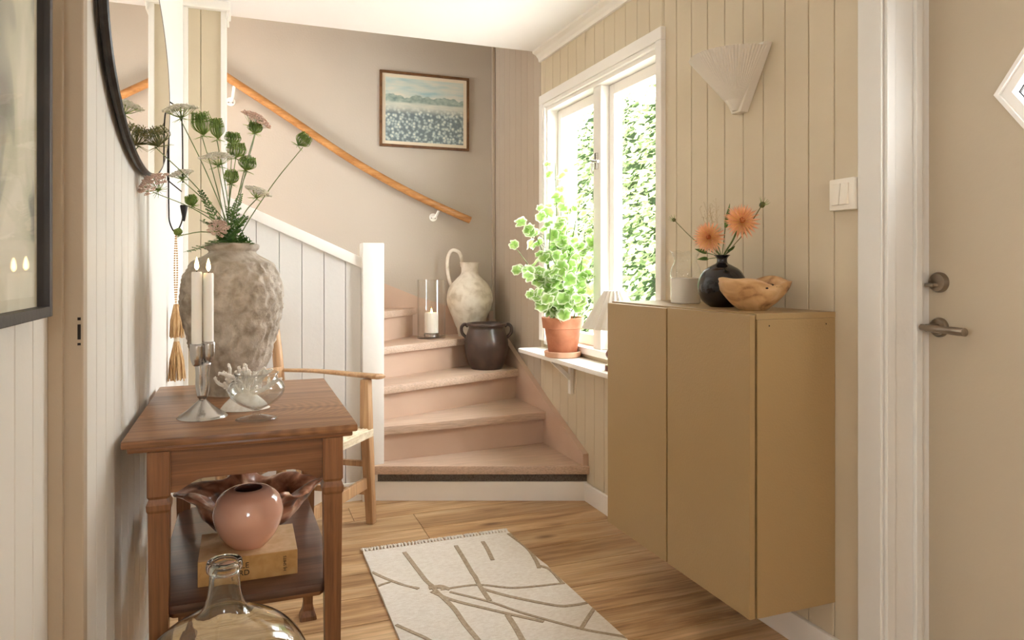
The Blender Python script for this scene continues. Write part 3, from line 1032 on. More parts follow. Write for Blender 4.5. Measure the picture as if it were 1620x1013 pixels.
def leaf_scallop(name, mat, r=0.03, lobes=7, seed=0):
    rnd = random.Random(seed)
    bm = new()
    ly = bm.verts.layers.float.new('rim')
    n = lobes * 4
    c = bm.verts.new((0, 0, -r * 0.12))
    c[ly] = 0.0
    rings = []
    for f, rim in ((0.45, 0.0), (0.74, 0.1), (0.9, 0.75), (1.0, 1.0)):
        ring = []
        for i in range(n):
            a = 2 * PI * i / n
            notch = 1.0 - 0.42 * math.exp(-((a - PI) ** 2) / 0.03)
            s = (1.0 + 0.08 * math.cos(lobes * a)) * notch
            z = 0.16 * r * f * f * math.cos(lobes * a / 2 + seed) + 0.18 * r * f * f
            v = bm.verts.new((math.cos(a) * r * f * s, math.sin(a) * r * f * s, z + rnd.uniform(-1, 1) * 0.01 * r))
            v[ly] = rim
            ring.append(v)
        rings.append(ring)
    for i in range(n):
        bm.faces.new((c, rings[0][i], rings[0][(i + 1) % n]))
    for a, b in zip(rings, rings[1:]):
        for i in range(n):
            bm.faces.new((a[i], b[i], b[(i + 1) % n], a[(i + 1) % n]))
    me = bpy.data.meshes.new(name)
    bm.to_mesh(me)
    bm.free()
    me.polygons.foreach_set('use_smooth', [True] * len(me.polygons))
    me.materials.append(mat)
    return me

PC = Vector((1.497, 3.225, SH))
pl = thing('potted_geranium', 'tall variegated geranium in a terracotta pot on the window shelf', 'plant', PC)
bm = new(); lathe(bm, [(0, 0), (0.082, 0), (0.090, 0.004), (0.094, 0.028), (0.088, 0.030), (0.084, 0.012), (0, 0.012)], 48)
obj('saucer', bm, M['saucer'], pl, smooth=True)
bm = new(); lathe(bm, [(0, 0.013), (0.066, 0.013), (0.070, 0.018), (0.090, 0.140), (0.091, 0.143), (0.100, 0.145), (0.106, 0.196), (0.104, 0.199), (0.098, 0.198), (0.092, 0.150), (0.088, 0.14)], 48)
obj('pot', bm, M['terracotta'], pl, smooth=True)
bm = new(); lathe(bm, [(0, 0.183), (0.04, 0.185), (0.095, 0.176)], 24)
obj('soil', bm, M['soil'], pl, smooth=True)
rnd = random.Random(21)
meshes = [leaf_scallop('geranium_leaf', M['geranium'], 0.036, 7, s) for s in range(4)]
# main stems: photo-traced tips, each with its own depth
tips = [(818, 395, 3.26), (838, 352, 3.30), (852, 435, 3.12), (878, 258, 3.33), (890, 300, 3.30), (872, 345, 3.22), (905, 320, 3.24), (930, 318, 3.20), (925, 370, 3.10), (942, 400, 3.14), (940, 445, 3.08), (905, 400, 3.06), (870, 400, 3.14), (848, 470, 3.10), (828, 430, 3.20), (925, 478, 3.06), (890, 440, 3.05), (860, 372, 3.32), (912, 262, 3.34), (948, 350, 3.25)]
count = 0
for (px, py, yy) in tips:
    tip = atY(px, py, yy) - PC
    tip.x = min(tip.x, XR - 0.03 - PC.x + (0.03 if yy < 3.6 else 0))
    a = Vector((rnd.uniform(-0.05, 0.05), rnd.uniform(-0.05, 0.05), 0.185))
    mid = a.lerp(tip, 0.5) + Vector((rnd.uniform(-0.02, 0.02), rnd.uniform(-0.02, 0.02), 0.03))
    path = catmull([a, mid, tip], 8)
    bm = new(); tube(bm, path, [0.0045 - 0.0028 * i / (len(path) - 1) for i in range(len(path))], 6)
    stem = obj('stem', bm, M['stem'], pl, smooth=True)
    nl = 9 if tip.z > 0.45 else 7
    for q in range(nl):
        t = 1.0 if q == 0 else rnd.uniform(0.25, 1.0) ** 0.8
        i = min(int(t * (len(path) - 1)), len(path) - 1)
        p0 = path[i]
        ang = rnd.uniform(0, 2 * PI)
        ln = rnd.uniform(0.02, 0.075)
        p1 = p0 + Vector((math.cos(ang) * ln - 0.006, math.sin(ang) * ln, rnd.uniform(-0.015, 0.035)))
        if p1.x + PC.x > XR + 0.03:
            p1.x = XR + 0.03 - PC.x
        if p1.z < 0.20 and math.hypot(p1.x, p1.y) < 0.13:
            p1.z = 0.215 + rnd.uniform(0, 0.03)
        b2 = new(); tube(b2, [p0, (p0 + p1) / 2 + Vector((0, 0, 0.006)), p1], 0.0011, 5)
        obj('leaf_stalk', b2, M['stem'], stem)
        s = rnd.uniform(0.65, 1.2) * (1.0 if t < 0.85 else 0.8)
        tilt = Vector((-0.6 + rnd.uniform(-0.5, 0.5), -0.55 + rnd.uniform(-0.6, 0.6), 0.6 + rnd.uniform(-0.3, 0.5))).normalized()
        o = meshobj('leaf', meshes[rnd.randrange(4)], pl, p1, tilt.to_track_quat('Z', 'Y').to_euler(), (s, s, s))
        o.rotation_euler.rotate_axis('Z', rnd.uniform(0, 6.28))
        count += 1
for q in range(26):      # full skirt of large leaves over the pot
    ang = rnd.uniform(0, 2 * PI)
    rr = rnd.uniform(0.05, 0.125)
    p1 = Vector((math.cos(ang) * rr * 0.75 - 0.01, math.sin(ang) * rr, rnd.uniform(0.205, 0.30)))
    if p1.x + PC.x > XR: p1.x = XR - PC.x
    tilt = Vector((math.cos(ang) * 0.5 - 0.4, math.sin(ang) * 0.6 - 0.4, 0.7)).normalized()
    o = meshobj('leaf', meshes[rnd.randrange(4)], pl, p1, tilt.to_track_quat('Z', 'Y').to_euler(), (1, 1, 1))
    o.rotation_euler.rotate_axis('Z', rnd.uniform(0, 6.28))

# ---- small table lamp with pleated shade
LC = Vector((1.497, 2.70, SH))
lm = thing('table_lamp', 'small table lamp with pleated cream shade half hidden by the cabinet', 'lamp', LC)
bm = new(); lathe(bm, smooth_prof([(0, 0), (0.038, 0), (0.040, 0.004), (0.040, 0.022), (0.034, 0.026)], 2) + smooth_prof([(0.020, 0.034), (0.016, 0.044), (0.030, 0.056), (0.036, 0.070), (0.030, 0.086), (0.016, 0.096), (0.018, 0.104), (0.022, 0.110), (0.012, 0.120), (0.010, 0.150), (0.009, 0.19)], 5), 32)
obj('base', bm, M['lamp_wood'], lm, smooth=True)
def pleat_shade(r0, r1, z0, z1, n, amp, a0=0, a1=2 * PI, th=0.0016):
    bm = new()
    cols = []
    closed = abs(a1 - a0 - 2 * PI) < 1e-6
    m = n * 2 + (0 if closed else 1)
    for i in range(m):
        a = a0 + (a1 - a0) * i / (n * 2)
        k = 1 + (amp if i % 2 else -amp)
        col = []
        for t in (0, 0.33, 0.66, 1.0):
            r = (r0 + (r1 - r0) * t) * k
            col.append((r * math.cos(a), r * math.sin(a), z0 + (z1 - z0) * t))
        cols.append([[bm.verts.new(p) for p in col]])
    for i in range(m if closed else m - 1):
        a, b = cols[i][0], cols[(i + 1) % m][0]
        for j in range(3):
            bm.faces.new((a[j], b[j], b[j + 1], a[j + 1]))
    bmesh.ops.recalc_face_normals(bm, faces=bm.faces)
    bmesh.ops.solidify(bm, geom=list(bm.faces), thickness=th)
    return bm
obj('shade', pleat_shade(0.132, 0.042, 0.185, 0.345, 20, 0.06), M['shade'], lm)
bm = new(); tube(bm, [(0, 0, 0.19), (0, 0, 0.25)], 0.012, 12)
obj('bulb_holder', bm, M['plastic'], lm)

# ================================================================== CABINET
CB0, CB1 = 0.189, 1.019
cb = thing('wall_cabinet', 'olive-beige two-door cabinet hung on the panelled wall', 'cabinet', (1.44, 1.96, CB0))
CY0, CY1 = 1.559, 2.359
bm = new()
box(bm, 1.305, XR - 0.001, CY0, CY0 + 0.018, CB0, CB1 - 0.016, 0.0015)
box(bm, 1.305, XR - 0.001, CY1 - 0.018, CY1, CB0, CB1 - 0.016, 0.0015)
box(bm, 1.306, XR - 0.001, CY0 + 0.018, CY1 - 0.018, CB0 + 0.004, CB0 + 0.022)
box(bm, 1.36, 1.366, CY0 + 0.018, CY1 - 0.018, CB0 + 0.022, CB1 - 0.02)
obj('body', bm, M['cabinet'], cb, world=True)
obj('top', B(1.300, XR - 0.001, CY0 - 0.001, CY1 + 0.001, CB1 - 0.016, CB1, 0.0015), M['cabinet'], cb, world=True)
ymid = (CY0 + CY1) / 2 + 0.002
obj('door', B(1.280, 1.2985, CY0 + 0.001, ymid - 0.004, CB0 + 0.001, CB1 - 0.004, 0.002), M['cabinet'], cb, world=True)
obj('door', B(1.280, 1.2985, ymid + 0.004, CY1 - 0.001, CB0 + 0.001, CB1 - 0.006, 0.002), M['cabinet'], cb, world=True)
for xx in (1.345, 1.545):
    bm = new(); tube(bm, [(xx, CY0 - 0.0006, CB1 - 0.034), (xx, CY0 + 0.003, CB1 - 0.034)], 0.0022, 8)
    obj('screw_hole', bm, M['wick'], cb, world=True)

# ---- things on the cabinet
def blade(bm, p0, p1, w, side, curl=0.0, lay=None, n=4, cup=0.15):
    """tapered thin petal or leaf from p0 to p1"""
    p0, p1 = Vector(p0), Vector(p1)
    d = p1 - p0
    side = Vector(side)
    side = (side - d.normalized() * side.dot(d.normalized())).normalized()
    nr = d.normalized().cross(side)
    rows_ = []
    for i in range(n + 1):
        t = i / n
        wd = w * math.sin(PI * (0.12 + 0.88 * (1 - (1 - t) ** 1.0)) * 0.999) if False else w * (math.sin(PI * min(0.985, 0.2 + 0.8 * t ** 0.8)))
        c = p0 + d * t + nr * (curl * t * t * d.length)
        if i == n:
            wd = w * 0.08
        vs_ = [bm.verts.new(c - side * wd / 2 + nr * cup * wd), bm.verts.new(c), bm.verts.new(c + side * wd / 2 + nr * cup * wd)]
        if lay is not None:
            for v in vs_:
                v[lay] = max(0.0, 1.0 - 0.9 * t)
        rows_.append(vs_)
    for a, b in zip(rows_, rows_[1:]):
        bm.faces.new((a[0], b[0], b[1], a[1]))
        bm.faces.new((a[1], b[1], b[2], a[2]))

VB = Vector((1.44, 1.888, CB1))
bv = thing('black_vase', 'round glossy black vase with a narrow neck on the cabinet', 'vase', VB)
bm = new(); lathe(bm, smooth_prof([(0, 0), (0.034, 0.0), (0.040, 0.002), (0.063, 0.020), (0.076, 0.055), (0.074, 0.085), (0.058, 0.116), (0.032, 0.133), (0.019, 0.140), (0.016, 0.150), (0.018, 0.158), (0.026, 0.166)], 5) + [(0.024, 0.167), (0.014, 0.157), (0.013, 0.142)], 56)
obj('body', bm, M['black'], bv, smooth='all')

def dahlia(label, px, py, depth, size, facing):
    c = atX(px, py, depth)
    mouth = VB + Vector((0, 0, 0.15))
    t = thing('dahlia', label, 'flower', mouth, group='coral dahlias in the black vase')
    face = Vector(facing).normalized()
    bm = new(); tube(bm, catmull([mouth + Vector((0.003, 0.003, -0.08)), mouth, mouth.lerp(c, 0.55) + Vector((0, 0, -0.004)), c - face * 0.012], 6), 0.0028, 7)
    obj('stem', bm, M['stem'], t, world=True, smooth=True)
    rot = face.to_track_quat('Z', 'Y').to_matrix()
    rr = random.Random(px)
    bm = new(); lay = bm.verts.layers.float.new('rim')
    n = 92
    for i in range(n):
        f = (i + 0.5) / n
        th = math.acos(1 - 1.42 * f)            # from the axis outwards and past the rim
        ph = i * 2.39996
        d = Vector((math.sin(th) * math.cos(ph), math.sin(th) * math.sin(ph), math.cos(th)))
        L = size * (0.62 + 0.42 * math.sin(min(th, PI / 2))) * rr.uniform(0.92, 1.06)
        p0 = rot @ (d * size * 0.12) + c
        p1 = rot @ (d * L) + c
        side = rot @ Vector((-math.sin(ph), math.cos(ph), 0))
        blade(bm, p0, p1, size * 0.17, side, 0.10, lay, 4, 0.45)
    obj('petals', bm, M['dahlia'], t, world=True, smooth=True)
    bm = new()
    bmesh.ops.create_icosphere(bm, subdivisions=2, radius=size * 0.20, matrix=Matrix.Translation(c + face * size * 0.22))
    obj('flower_heart', bm, M['dahlia_core'], t, world=True, smooth=True)
    bm = new()
    for k in range(7):
        a = k * 0.9
        d = rot @ Vector((math.cos(a), math.sin(a), -0.5))
        blade(bm, c - face * 0.012, c - face * 0.012 + d * size * 0.4, size * 0.14, rot @ Vector((-math.sin(a), math.cos(a), 0)))
    obj('sepals', bm, M['fern'], t, world=True)
dahlia('coral dahlia bloom nearer the milky glass jar, the lower one', 1122, 376, 1.40, 0.050, (-0.75, -0.65, 0.15))
dahlia('coral dahlia bloom standing higher, right above the wooden bowl', 1173, 351, 1.43, 0.054, (-0.35, -0.85, 0.35))

def seedhead(label, px, py, depth, size):
    c = atX(px, py, depth)
    mouth = VB + Vector((0, 0, 0.15))
    t = thing('seed_head', label, 'seed head', mouth, group='seed heads in the black vase')
    bm = new(); tube(bm, catmull([mouth + Vector((0, 0, -0.06)), mouth, mouth.lerp(c, 0.55) + Vector((0, 0, -0.01)), c], 6), 0.0013, 6)
    obj('stem', bm, M['nest_dark'], t, world=True)
    d = (c - mouth).normalized()
    rot = d.to_track_quat('Z', 'Y').to_matrix()
    bm = new(); lathe(bm, smooth_prof([(0, -size), (size * 0.55, -size * 0.7), (size * 0.8, 0), (size * 0.5, size * 0.7), (0, size)], 4), 14, fn=lambda a, z: 1 + 0.1 * math.cos(5 * a))
    bmesh.ops.transform(bm, matrix=Matrix.Translation(c) @ rot.to_4x4(), verts=bm.verts)
    obj('capsule', bm, M['nest_dark'], t, world=True, smooth=True)
    bm = new()
    for k in range(9):
        a = k * 2.4
        e = rot @ Vector((math.cos(a) * 0.9, math.sin(a) * 0.9, 0.75))
        tube(bm, [c - d * size * 0.7, c + e * size * 1.2, c + e * size * 1.9 + Vector((0, 0, 0.002))], [0.0007, 0.0006, 0.0003], 4)
    obj('bracts', bm, M['nest'], t, world=True)
seedhead('small green seed head leaning left over the milky glass jar', 1066, 348, 1.42, 0.0085)
seedhead('spiky brown-green seed head standing right of the dahlias', 1206, 324, 1.46, 0.0105)
# broad leaves and dry grass in the same vase
lf = thing('dahlia_leaves', 'green dahlia leaves around the neck of the black vase', 'leaves', VB + Vector((0, 0, 0.15)))
for k, (px, py, X_, bx_) in enumerate(((1152, 322, 1.45, 0), (1102, 412, 1.40, 1), (1098, 395, 1.39, 1), (1130, 372, 1.47, 0), (1163, 392, 1.41, 0))):
    e = atX(px, py, X_)
    m0 = VB + Vector((0, 0, 0.16))
    bm = new()
    tube(bm, [m0 - Vector((0, 0, 0.03)), m0, m0.lerp(e, 0.6)], 0.0014, 5)
    st_ = obj('stalk', bm, M['stem'], lf, world=True)
    bm = new()
    blade(bm, m0.lerp(e, 0.55), e, 0.016, (0.3, -0.8, 0.2), 0.12, None, 6, 0.2)
    obj('leaf', bm, M['fern'], lf, world=True)
gs = thing('dry_grass', 'fine pale dry grass sprig behind the dahlias', 'grass', VB + Vector((0, 0, 0.15)))
bm = new()
rr = random.Random(5)
m0 = VB + Vector((0.002, 0.004, 0.10))
for k in range(9):
    e = atX(1118 + rr.uniform(-14, 16), 322 + rr.uniform(-8, 22), 1.47)
    pth = catmull([m0, m0.lerp(e, 0.5) + Vector((0, 0, 0.008)), e], 5)
    tube(bm, pth, 0.0005, 4)
    for q in range(12):
        s = pth[rr.randrange(5, len(pth))]
        z = s + Vector((rr.uniform(-1, 1) * 0.012, rr.uniform(-1, 1) * 0.018, rr.uniform(0.002, 0.018)))
        tube(bm, [s, z], 0.00035, 3)
        bmesh.ops.create_icosphere(bm, subdivisions=1, radius=0.0012, matrix=Matrix.Translation(z))
obj('stalks', bm, paint('dry_grass', (196, 176, 142), 0.9, 0.1, 20, 0), gs, world=True, kind='stuff')

# golden root-wood bowl
WB = Vector((1.408, 1.702, CB1))
wb = thing('wooden_bowl', 'golden gnarled root-wood bowl on the cabinet', 'bowl', WB)
wb.scale = (0.93, 0.93, 0.93)
def lob(a, z):
    k = max(0, min(1, z / 0.09))
    return 1 + k * (0.07 * math.cos(2 * a + 0.6) + 0.05 * math.cos(3 * a + 1.0) + 0.025 * math.sin(7 * a))
bm = new()
lathe(bm, smooth_prof([(0, 0), (0.035, 0), (0.045, 0.003), (0.075, 0.030), (0.096, 0.062), (0.105, 0.094)], 5) + [(0.099, 0.095)] + smooth_prof([(0.094, 0.085), (0.080, 0.055), (0.05, 0.025), (0, 0.02)], 4), 64, fn=lob)
for v in bm.verts:
    if v.co.z > 0.02:
        a = math.atan2(v.co.y, v.co.x)
        v.co.z += (0.010 * math.sin(a * 2 + 1.1) + 0.004 * math.sin(5 * a)) * (v.co.z / 0.094) ** 3
    n_ = noise.noise(v.co * 26) * 0.004 + noise.noise(v.co * 60) * 0.0018
    if v.co.z > 0.006:
        r = Vector((v.co.x, v.co.y, 0))
        if r.length > 0.02:
            v.co += r.normalized() * n_
wbb = obj('bowl', bm, M['bowl_wood'], wb, smooth='all')
for (a, z, r_) in ((-1.62, 0.082, 0.006), (-1.80, 0.072, 0.0045), (-1.45, 0.076, 0.004), (-2.5, 0.05, 0.003)):
    bm = new(); bmesh.ops.create_icosphere(bm, subdivisions=2, radius=r_)
    o = obj('knot', bm, M['wick'], wb, smooth=True)
    R0 = 0.103 * lob(a, z) if z > 0.06 else 0.093
    o.location = (math.cos(a) * (R0 - 0.004), math.sin(a) * (R0 - 0.004), z)
    o.scale = (1, 1, 0.6)

# milky jar with clear wavy upper part
GJ = Vector((1.465, 2.125, CB1))
gj = thing('milk_glass_jar', 'jar with clear wavy-rimmed neck and milky white lower half on the cabinet', 'jar', GJ)
bm = new(); lathe(bm, [(0, 0), (0.048, 0), (0.051, 0.003), (0.052, 0.088), (0.050, 0.090), (0, 0.086)], 48)
obj('milky_base', bm, paint('milky_glass', (222, 216, 204), 0.25, 0.02, 8, 0, sss=0.1), gj, smooth=True)
bm = new()
pr = smooth_prof([(0.052, 0.090), (0.053, 0.105), (0.049, 0.125), (0.040, 0.145), (0.040, 0.160), (0.047, 0.176), (0.052, 0.183)], 4)
def wavy(a, z):
    return 1 + (0.06 * math.cos(7 * a) if z > 0.165 else 0.0)
lathe(bm, pr, 56, fn=wavy)
for v in bm.verts:
    if v.co.z > 0.17:
        v.co.z += 0.004 * math.cos(7 * math.atan2(v.co.y, v.co.x))
bmesh.ops.solidify(bm, geom=list(bm.faces), thickness=0.002)
obj('clear_neck', bm, M['thin'], gj, smooth='all')

# ================================================================== WALL LAMP AND SWITCH
wy = 1.955
wl = thing('wall_lamp', 'cream pleated half-cone wall lamp on a triangular back board', 'wall lamp', (XR, wy, 1.66))
bm = new()
extrude_poly(bm, [(XR - 0.001, wy - 0.140, 1.866), (XR - 0.001, wy + 0.140, 1.866), (XR - 0.001, wy + 0.022, 1.665), (XR - 0.001, wy - 0.022, 1.665)], (-0.032, 0, 0), 0.002)
obj('back_board', bm, M['shade'], wl, world=True)
sh = pleat_shade(0.030, 0.150, 0.042, 0.190, 44, 0.014, PI / 2 - 0.05, 3 * PI / 2 + 0.05)
bmesh.ops.translate(sh, verts=sh.verts, vec=(-0.033, 0, 0))
for v in sh.verts:
    v.co.x = min(v.co.x, -0.0325)
obj('shade', sh, M['shade'], wl)
bm = new(); lathe(bm, [(0, 0.012), (0.012, 0.012), (0.036, 0.046), (0.033, 0.050), (0, 0.05)], 28, loc=(-0.033, 0, 0))
for v in bm.verts:
    v.co.x = min(v.co.x, -0.0325)
obj('shade_cup', bm, M['shade'], wl, smooth=True)

swp = atX(1343, 308, XR)
sw = thing('light_switch', 'cream square double rocker switch beside the door frame', 'switch', (XR, swp.y, swp.z))
obj('plate', B(-0.028, -0.0005, -0.0435, 0.0435, -0.044, 0.044, 0.004), M['plastic'], sw, smooth=True)
for s in (-1, 1):
    bm = new(); box(bm, -0.038, -0.027, 0.001 if s > 0 else -0.027, 0.027 if s > 0 else -0.001, -0.030, 0.030, 0.002)
    for v in bm.verts:
        if v.co.z > 0 and v.co.x < -0.033:
            v.co.x += 0.006
    obj('rocker', bm, M['plastic'], sw, smooth=True)

# ================================================================== STAIR THINGS
# brown crock with ears on the third tread
CK = Vector((1.385, 4.085, RISE * 3))
ck = thing('stoneware_crock', 'dark brown stoneware crock with two ear handles on the stair', 'pot', CK)
bm = new(); lathe(bm, smooth_prof([(0, 0), (0.085, 0), (0.094, 0.003), (0.116, 0.05), (0.132, 0.12), (0.130, 0.175), (0.115, 0.225), (0.108, 0.245), (0.112, 0.258), (0.122, 0.262), (0.123, 0.272), (0.117, 0.277)], 5) + [(0.106, 0.274), (0.100, 0.25), (0.11, 0.2), (0.11, 0.06), (0, 0.03)], 56)
obj('body', bm, M['crock'], ck, smooth='all')
for s in (-1, 1):
    d = Vector((_c * s, -_s * s, 0))
    bm = new(); tube(bm, catmull([d * 0.112 + Vector((0, 0, 0.255)), d * 0.132 + Vector((0, 0, 0.268)), d * 0.152 + Vector((0, 0, 0.25)), d * 0.148 + Vector((0, 0, 0.215)), d * 0.124 + Vector((0, 0, 0.188))], 6), 0.010, 10)
    obj('handle', bm, M['crock'], ck, smooth=True)

# whitewashed jug on the fourth tread
JG = Vector((1.355, 4.330, RISE * 4))
jg = thing('clay_jug', 'tall whitewashed clay jug with high looped handle on the stair', 'jug', JG)
bm = new(); lathe(bm, smooth_prof([(0, 0), (0.066, 0), (0.072, 0.003), (0.080, 0.04), (0.108, 0.11), (0.140, 0.19), (0.147, 0.25), (0.128, 0.315), (0.085, 0.365), (0.058, 0.395), (0.054, 0.43), (0.060, 0.462), (0.066, 0.468)], 7) + [(0.056, 0.470), (0.044, 0.44), (0.044, 0.40), (0.06, 0.37)], 72)
for v in bm.verts:
    rad = Vector((v.co.x, v.co.y, 0))
    if rad.length > 0.03 and 0.02 < v.co.z < 0.36:
        k = 1.0 if v.co.z < 0.26 else 0.4
        v.co += rad.normalized() * (noise.fractal(v.co * 38, 1.0, 2.0, 3) * 0.0022 * k)
obj('body', bm, M['jug'], jg, smooth='all')
dl = Vector((-_c, _s, 0))
bm = new(); tube(bm, catmull([dl * 0.050 + Vector((0, 0, 0.44)), dl * 0.052 + Vector((0, 0, 0.49)), dl * 0.070 + Vector((0, 0, 0.535)), dl * 0.115 + Vector((0, 0, 0.545)), dl * 0.142 + Vector((0, 0, 0.49)), dl * 0.140 + Vector((0, 0, 0.40)), dl * 0.122 + Vector((0, 0, 0.33)), dl * 0.105 + Vector((0, 0, 0.325))], 7), 0.0095, 10, flat=1.2)
obj('handle', bm, M['jug'], jg, smooth=True)

# hurricane glass with pillar candle
HG = Vector((1.085, 4.255, RISE * 4))
hg = thing('hurricane_glass', 'tall clear glass cylinder around a lit pillar candle on the stair', 'candle holder', HG)
bm = new(); lathe(bm, [(0, 0.0), (0.084, 0.0), (0.086, 0.002), (0.086, 0.36), (0.0835, 0.361), (0.083, 0.012), (0, 0.010)], 56)
obj('cylinder', bm, M['hurricane'], hg, smooth=True)

def candle_parts(t, r, h, flame_h, z0=0.0):
    bm = new(); lathe(bm, [(0, z0), (r, z0), (r, z0 + h - 0.004), (r * 0.9, z0 + h), (r * 0.5, z0 + h - 0.001), (0, z0 + h - 0.002)], 24)
    obj('wax', bm, M['wax'], t, smooth=True)
    bm = new(); tube(bm, [(0, 0, z0 + h - 0.003), (0.0005, 0, z0 + h + 0.008)], 0.001, 6)
    obj('wick', bm, M['wick'], t)
    bm = new(); lathe(bm, smooth_prof([(0, 0.0), (0.0035, 0.005), (0.0052, flame_h * 0.3), (0.0035, flame_h * 0.65), (0, flame_h)], 4), 14, loc=(0, 0, z0 + h + 0.003))
    obj('flame', bm, M['flame'], t, smooth=True)
pc = thing('pillar_candle', 'lit white pillar candle inside the glass cylinder on the stair', 'candle', HG + Vector((0.0, 0, 0.012)))
bm = new(); lathe(bm, [(0, 0), (0.046, 0), (0.047, 0.02), (0, 0.022)], 32)
obj('foot', bm, M['pewter'], pc, smooth=True)
bm = new(); lathe(bm, [(0, 0.022), (0.042, 0.022), (0.042, 0.135), (0.038, 0.146), (0.030, 0.138), (0, 0.132)], 32, fn=lambda a, z: 1 + (0.03 * math.sin(3 * a) if z > 0.13 else 0))
obj('wax', bm, M['wax'], pc, smooth=True)
bm = new(); lathe(bm, smooth_prof([(0, 0), (0.005, 0.006), (0.0065, 0.014), (0.004, 0.026), (0, 0.036)], 4), 14, loc=(0, 0, 0.136))
obj('flame', bm, M['flame'], pc, smooth=True)

# ================================================================== PICTURES, MIRROR, WALL CANDLE
def art_meadow():
    """faded landscape print: pale sky, band of trees, field of flowers"""
    m, nt, p = base_mat('meadow_print')
    tc = N(nt, 'ShaderNodeTexCoord')
    sp = N(nt, 'ShaderNodeSeparateXYZ')
    nt.links.new(tc.outputs['Generated'], sp.inputs[0])
    def noise_n(scale, mapscale, detail=4):
        mp = N(nt, 'ShaderNodeMapping')
        mp.inputs['Scale'].default_value = mapscale
        nt.links.new(tc.outputs['Generated'], mp.inputs['Vector'])
        nz = N(nt, 'ShaderNodeTexNoise')
        nz.inputs['Scale'].default_value = scale
        nz.inputs['Detail'].default_value = detail
        nt.links.new(mp.outputs[0], nz.inputs['Vector'])
        return nz.outputs['Fac']
    def ramp(fac, stops):
        cr = N(nt, 'ShaderNodeValToRGB')
        e = cr.color_ramp.elements
        e[0].position, e[0].color = stops[0][0], lin(stops[0][1]) + (1,)
        e[1].position, e[1].color = stops[-1][0], lin(stops[-1][1]) + (1,)
        for ps, c in stops[1:-1]:
            k = e.new(ps); k.color = lin(c) + (1,)
        nt.links.new(fac, cr.inputs['Fac'])
        return cr.outputs['Color']
    def mathn(op, a, b):
        n = N(nt, 'ShaderNodeMath', operation=op)
        for i, v in enumerate((a, b)):
            if isinstance(v, (int, float)):
                n.inputs[i].default_value = v
            else:
                nt.links.new(v, n.inputs[i])
        return n.outputs[0]
    def step(fac, a, b):
        n = N(nt, 'ShaderNodeMapRange')
        n.inputs['From Min'].default_value = a
        n.inputs['From Max'].default_value = b
        nt.links.new(fac, n.inputs['Value'])
        return n.outputs[0]
    def mix(f, a, b):
        n = N(nt, 'ShaderNodeMix', data_type='RGBA')
        nt.links.new(f, n.inputs['Factor'])
        nt.links.new(a, n.inputs['A'])
        nt.links.new(b, n.inputs['B'])
        return n.outputs['Result']
    z = sp.outputs['Z']
    sky = ramp(noise_n(3, (1, 1, 4)), [(0.3, (158, 190, 192)), (0.5, (196, 206, 196)), (0.7, (222, 214, 196))])
    trees = ramp(noise_n(14, (1, 1, 1)), [(0.3, (112, 134, 128)), (0.7, (178, 190, 176))])
    vo = N(nt, 'ShaderNodeTexVoronoi')
    vo.inputs['Scale'].default_value = 26
    mp = N(nt, 'ShaderNodeMapping')
    mp.inputs['Scale'].default_value = (1, 1, 0.8)
    nt.links.new(tc.outputs['Generated'], mp.inputs['Vector'])
    nt.links.new(mp.outputs[0], vo.inputs['Vector'])
    mxf = mathn('ADD', mathn('MULTIPLY', vo.outputs['Distance'], 0.75), mathn('MULTIPLY', noise_n(18, (1, 1, 1)), 0.5))
    field = ramp(mxf, [(0.28, (232, 228, 212)), (0.45, (186, 196, 186)), (0.58, (156, 170, 170)), (0.75, (108, 122, 124))])
    hill = mathn('ADD', z, mathn('MULTIPLY', mathn('SUBTRACT', noise_n(6, (1, 1, 0.0), 5), 0.5), 0.30))
    c = mix(step(hill, 0.72, 0.73), trees, sky)
    pale = ramp(noise_n(8, (1, 1, 3)), [(0.3, (190, 196, 184)), (0.7, (214, 212, 196))])
    c = mix(step(z, 0.60, 0.63), pale, c)
    c = mix(step(z, 0.44, 0.56), field, c)
    nt.links.new(c, p.inputs['Base Color'])
    p.inputs['Roughness'].default_value = 0.6
    return m

def framed(t, plane, w, h, fw, depth, mat_w, m_frame, m_mat, m_art, glass_m, lip=0.004):
    """framed print built in local coords: x across, -y towards the viewer, z up (origin at the lower middle)"""
    for nm, (a, b, c, d) in (('frame_side', (-w / 2, -w / 2 + fw, 0, h)), ('frame_side', (w / 2 - fw, w / 2, 0, h)), ('frame_rail', (-w / 2 + fw, w / 2 - fw, 0, fw)), ('frame_rail', (-w / 2 + fw, w / 2 - fw, h - fw, h))):
        obj(nm, B(a, b, -depth, -0.0005, c, d, 0.0015), m_frame, t)
    obj('mount', B(-w / 2 + fw, w / 2 - fw, -depth * 0.45, -0.001, fw, h - fw), m_mat, t)
    obj('print', B(-w / 2 + fw + mat_w, w / 2 - fw - mat_w, -depth * 0.45 - 0.0006, -depth * 0.45, fw + mat_w, h - fw - mat_w), m_art, t)
    obj('glass', B(-w / 2 + fw, w / 2 - fw, -depth * 0.7 - 0.001, -depth * 0.7, fw, h - fw), glass_m, t)

pa, pb = atY(600, 231, YB), atY(741, 125, YB)
pic = thing('framed_print', 'small landscape print of a pale flower meadow in brown frame on the back wall', 'picture', ((pa.x + pb.x) / 2, YB, 1.918))
framed(pic, None, pb.x - pa.x, 0.482, 0.016, 0.02, 0.022, M['frame_brown'], paint('cream_mount', (226, 212, 188), 0.8, 0.02, 6, 0), art_meadow(), M['pic_glass'])

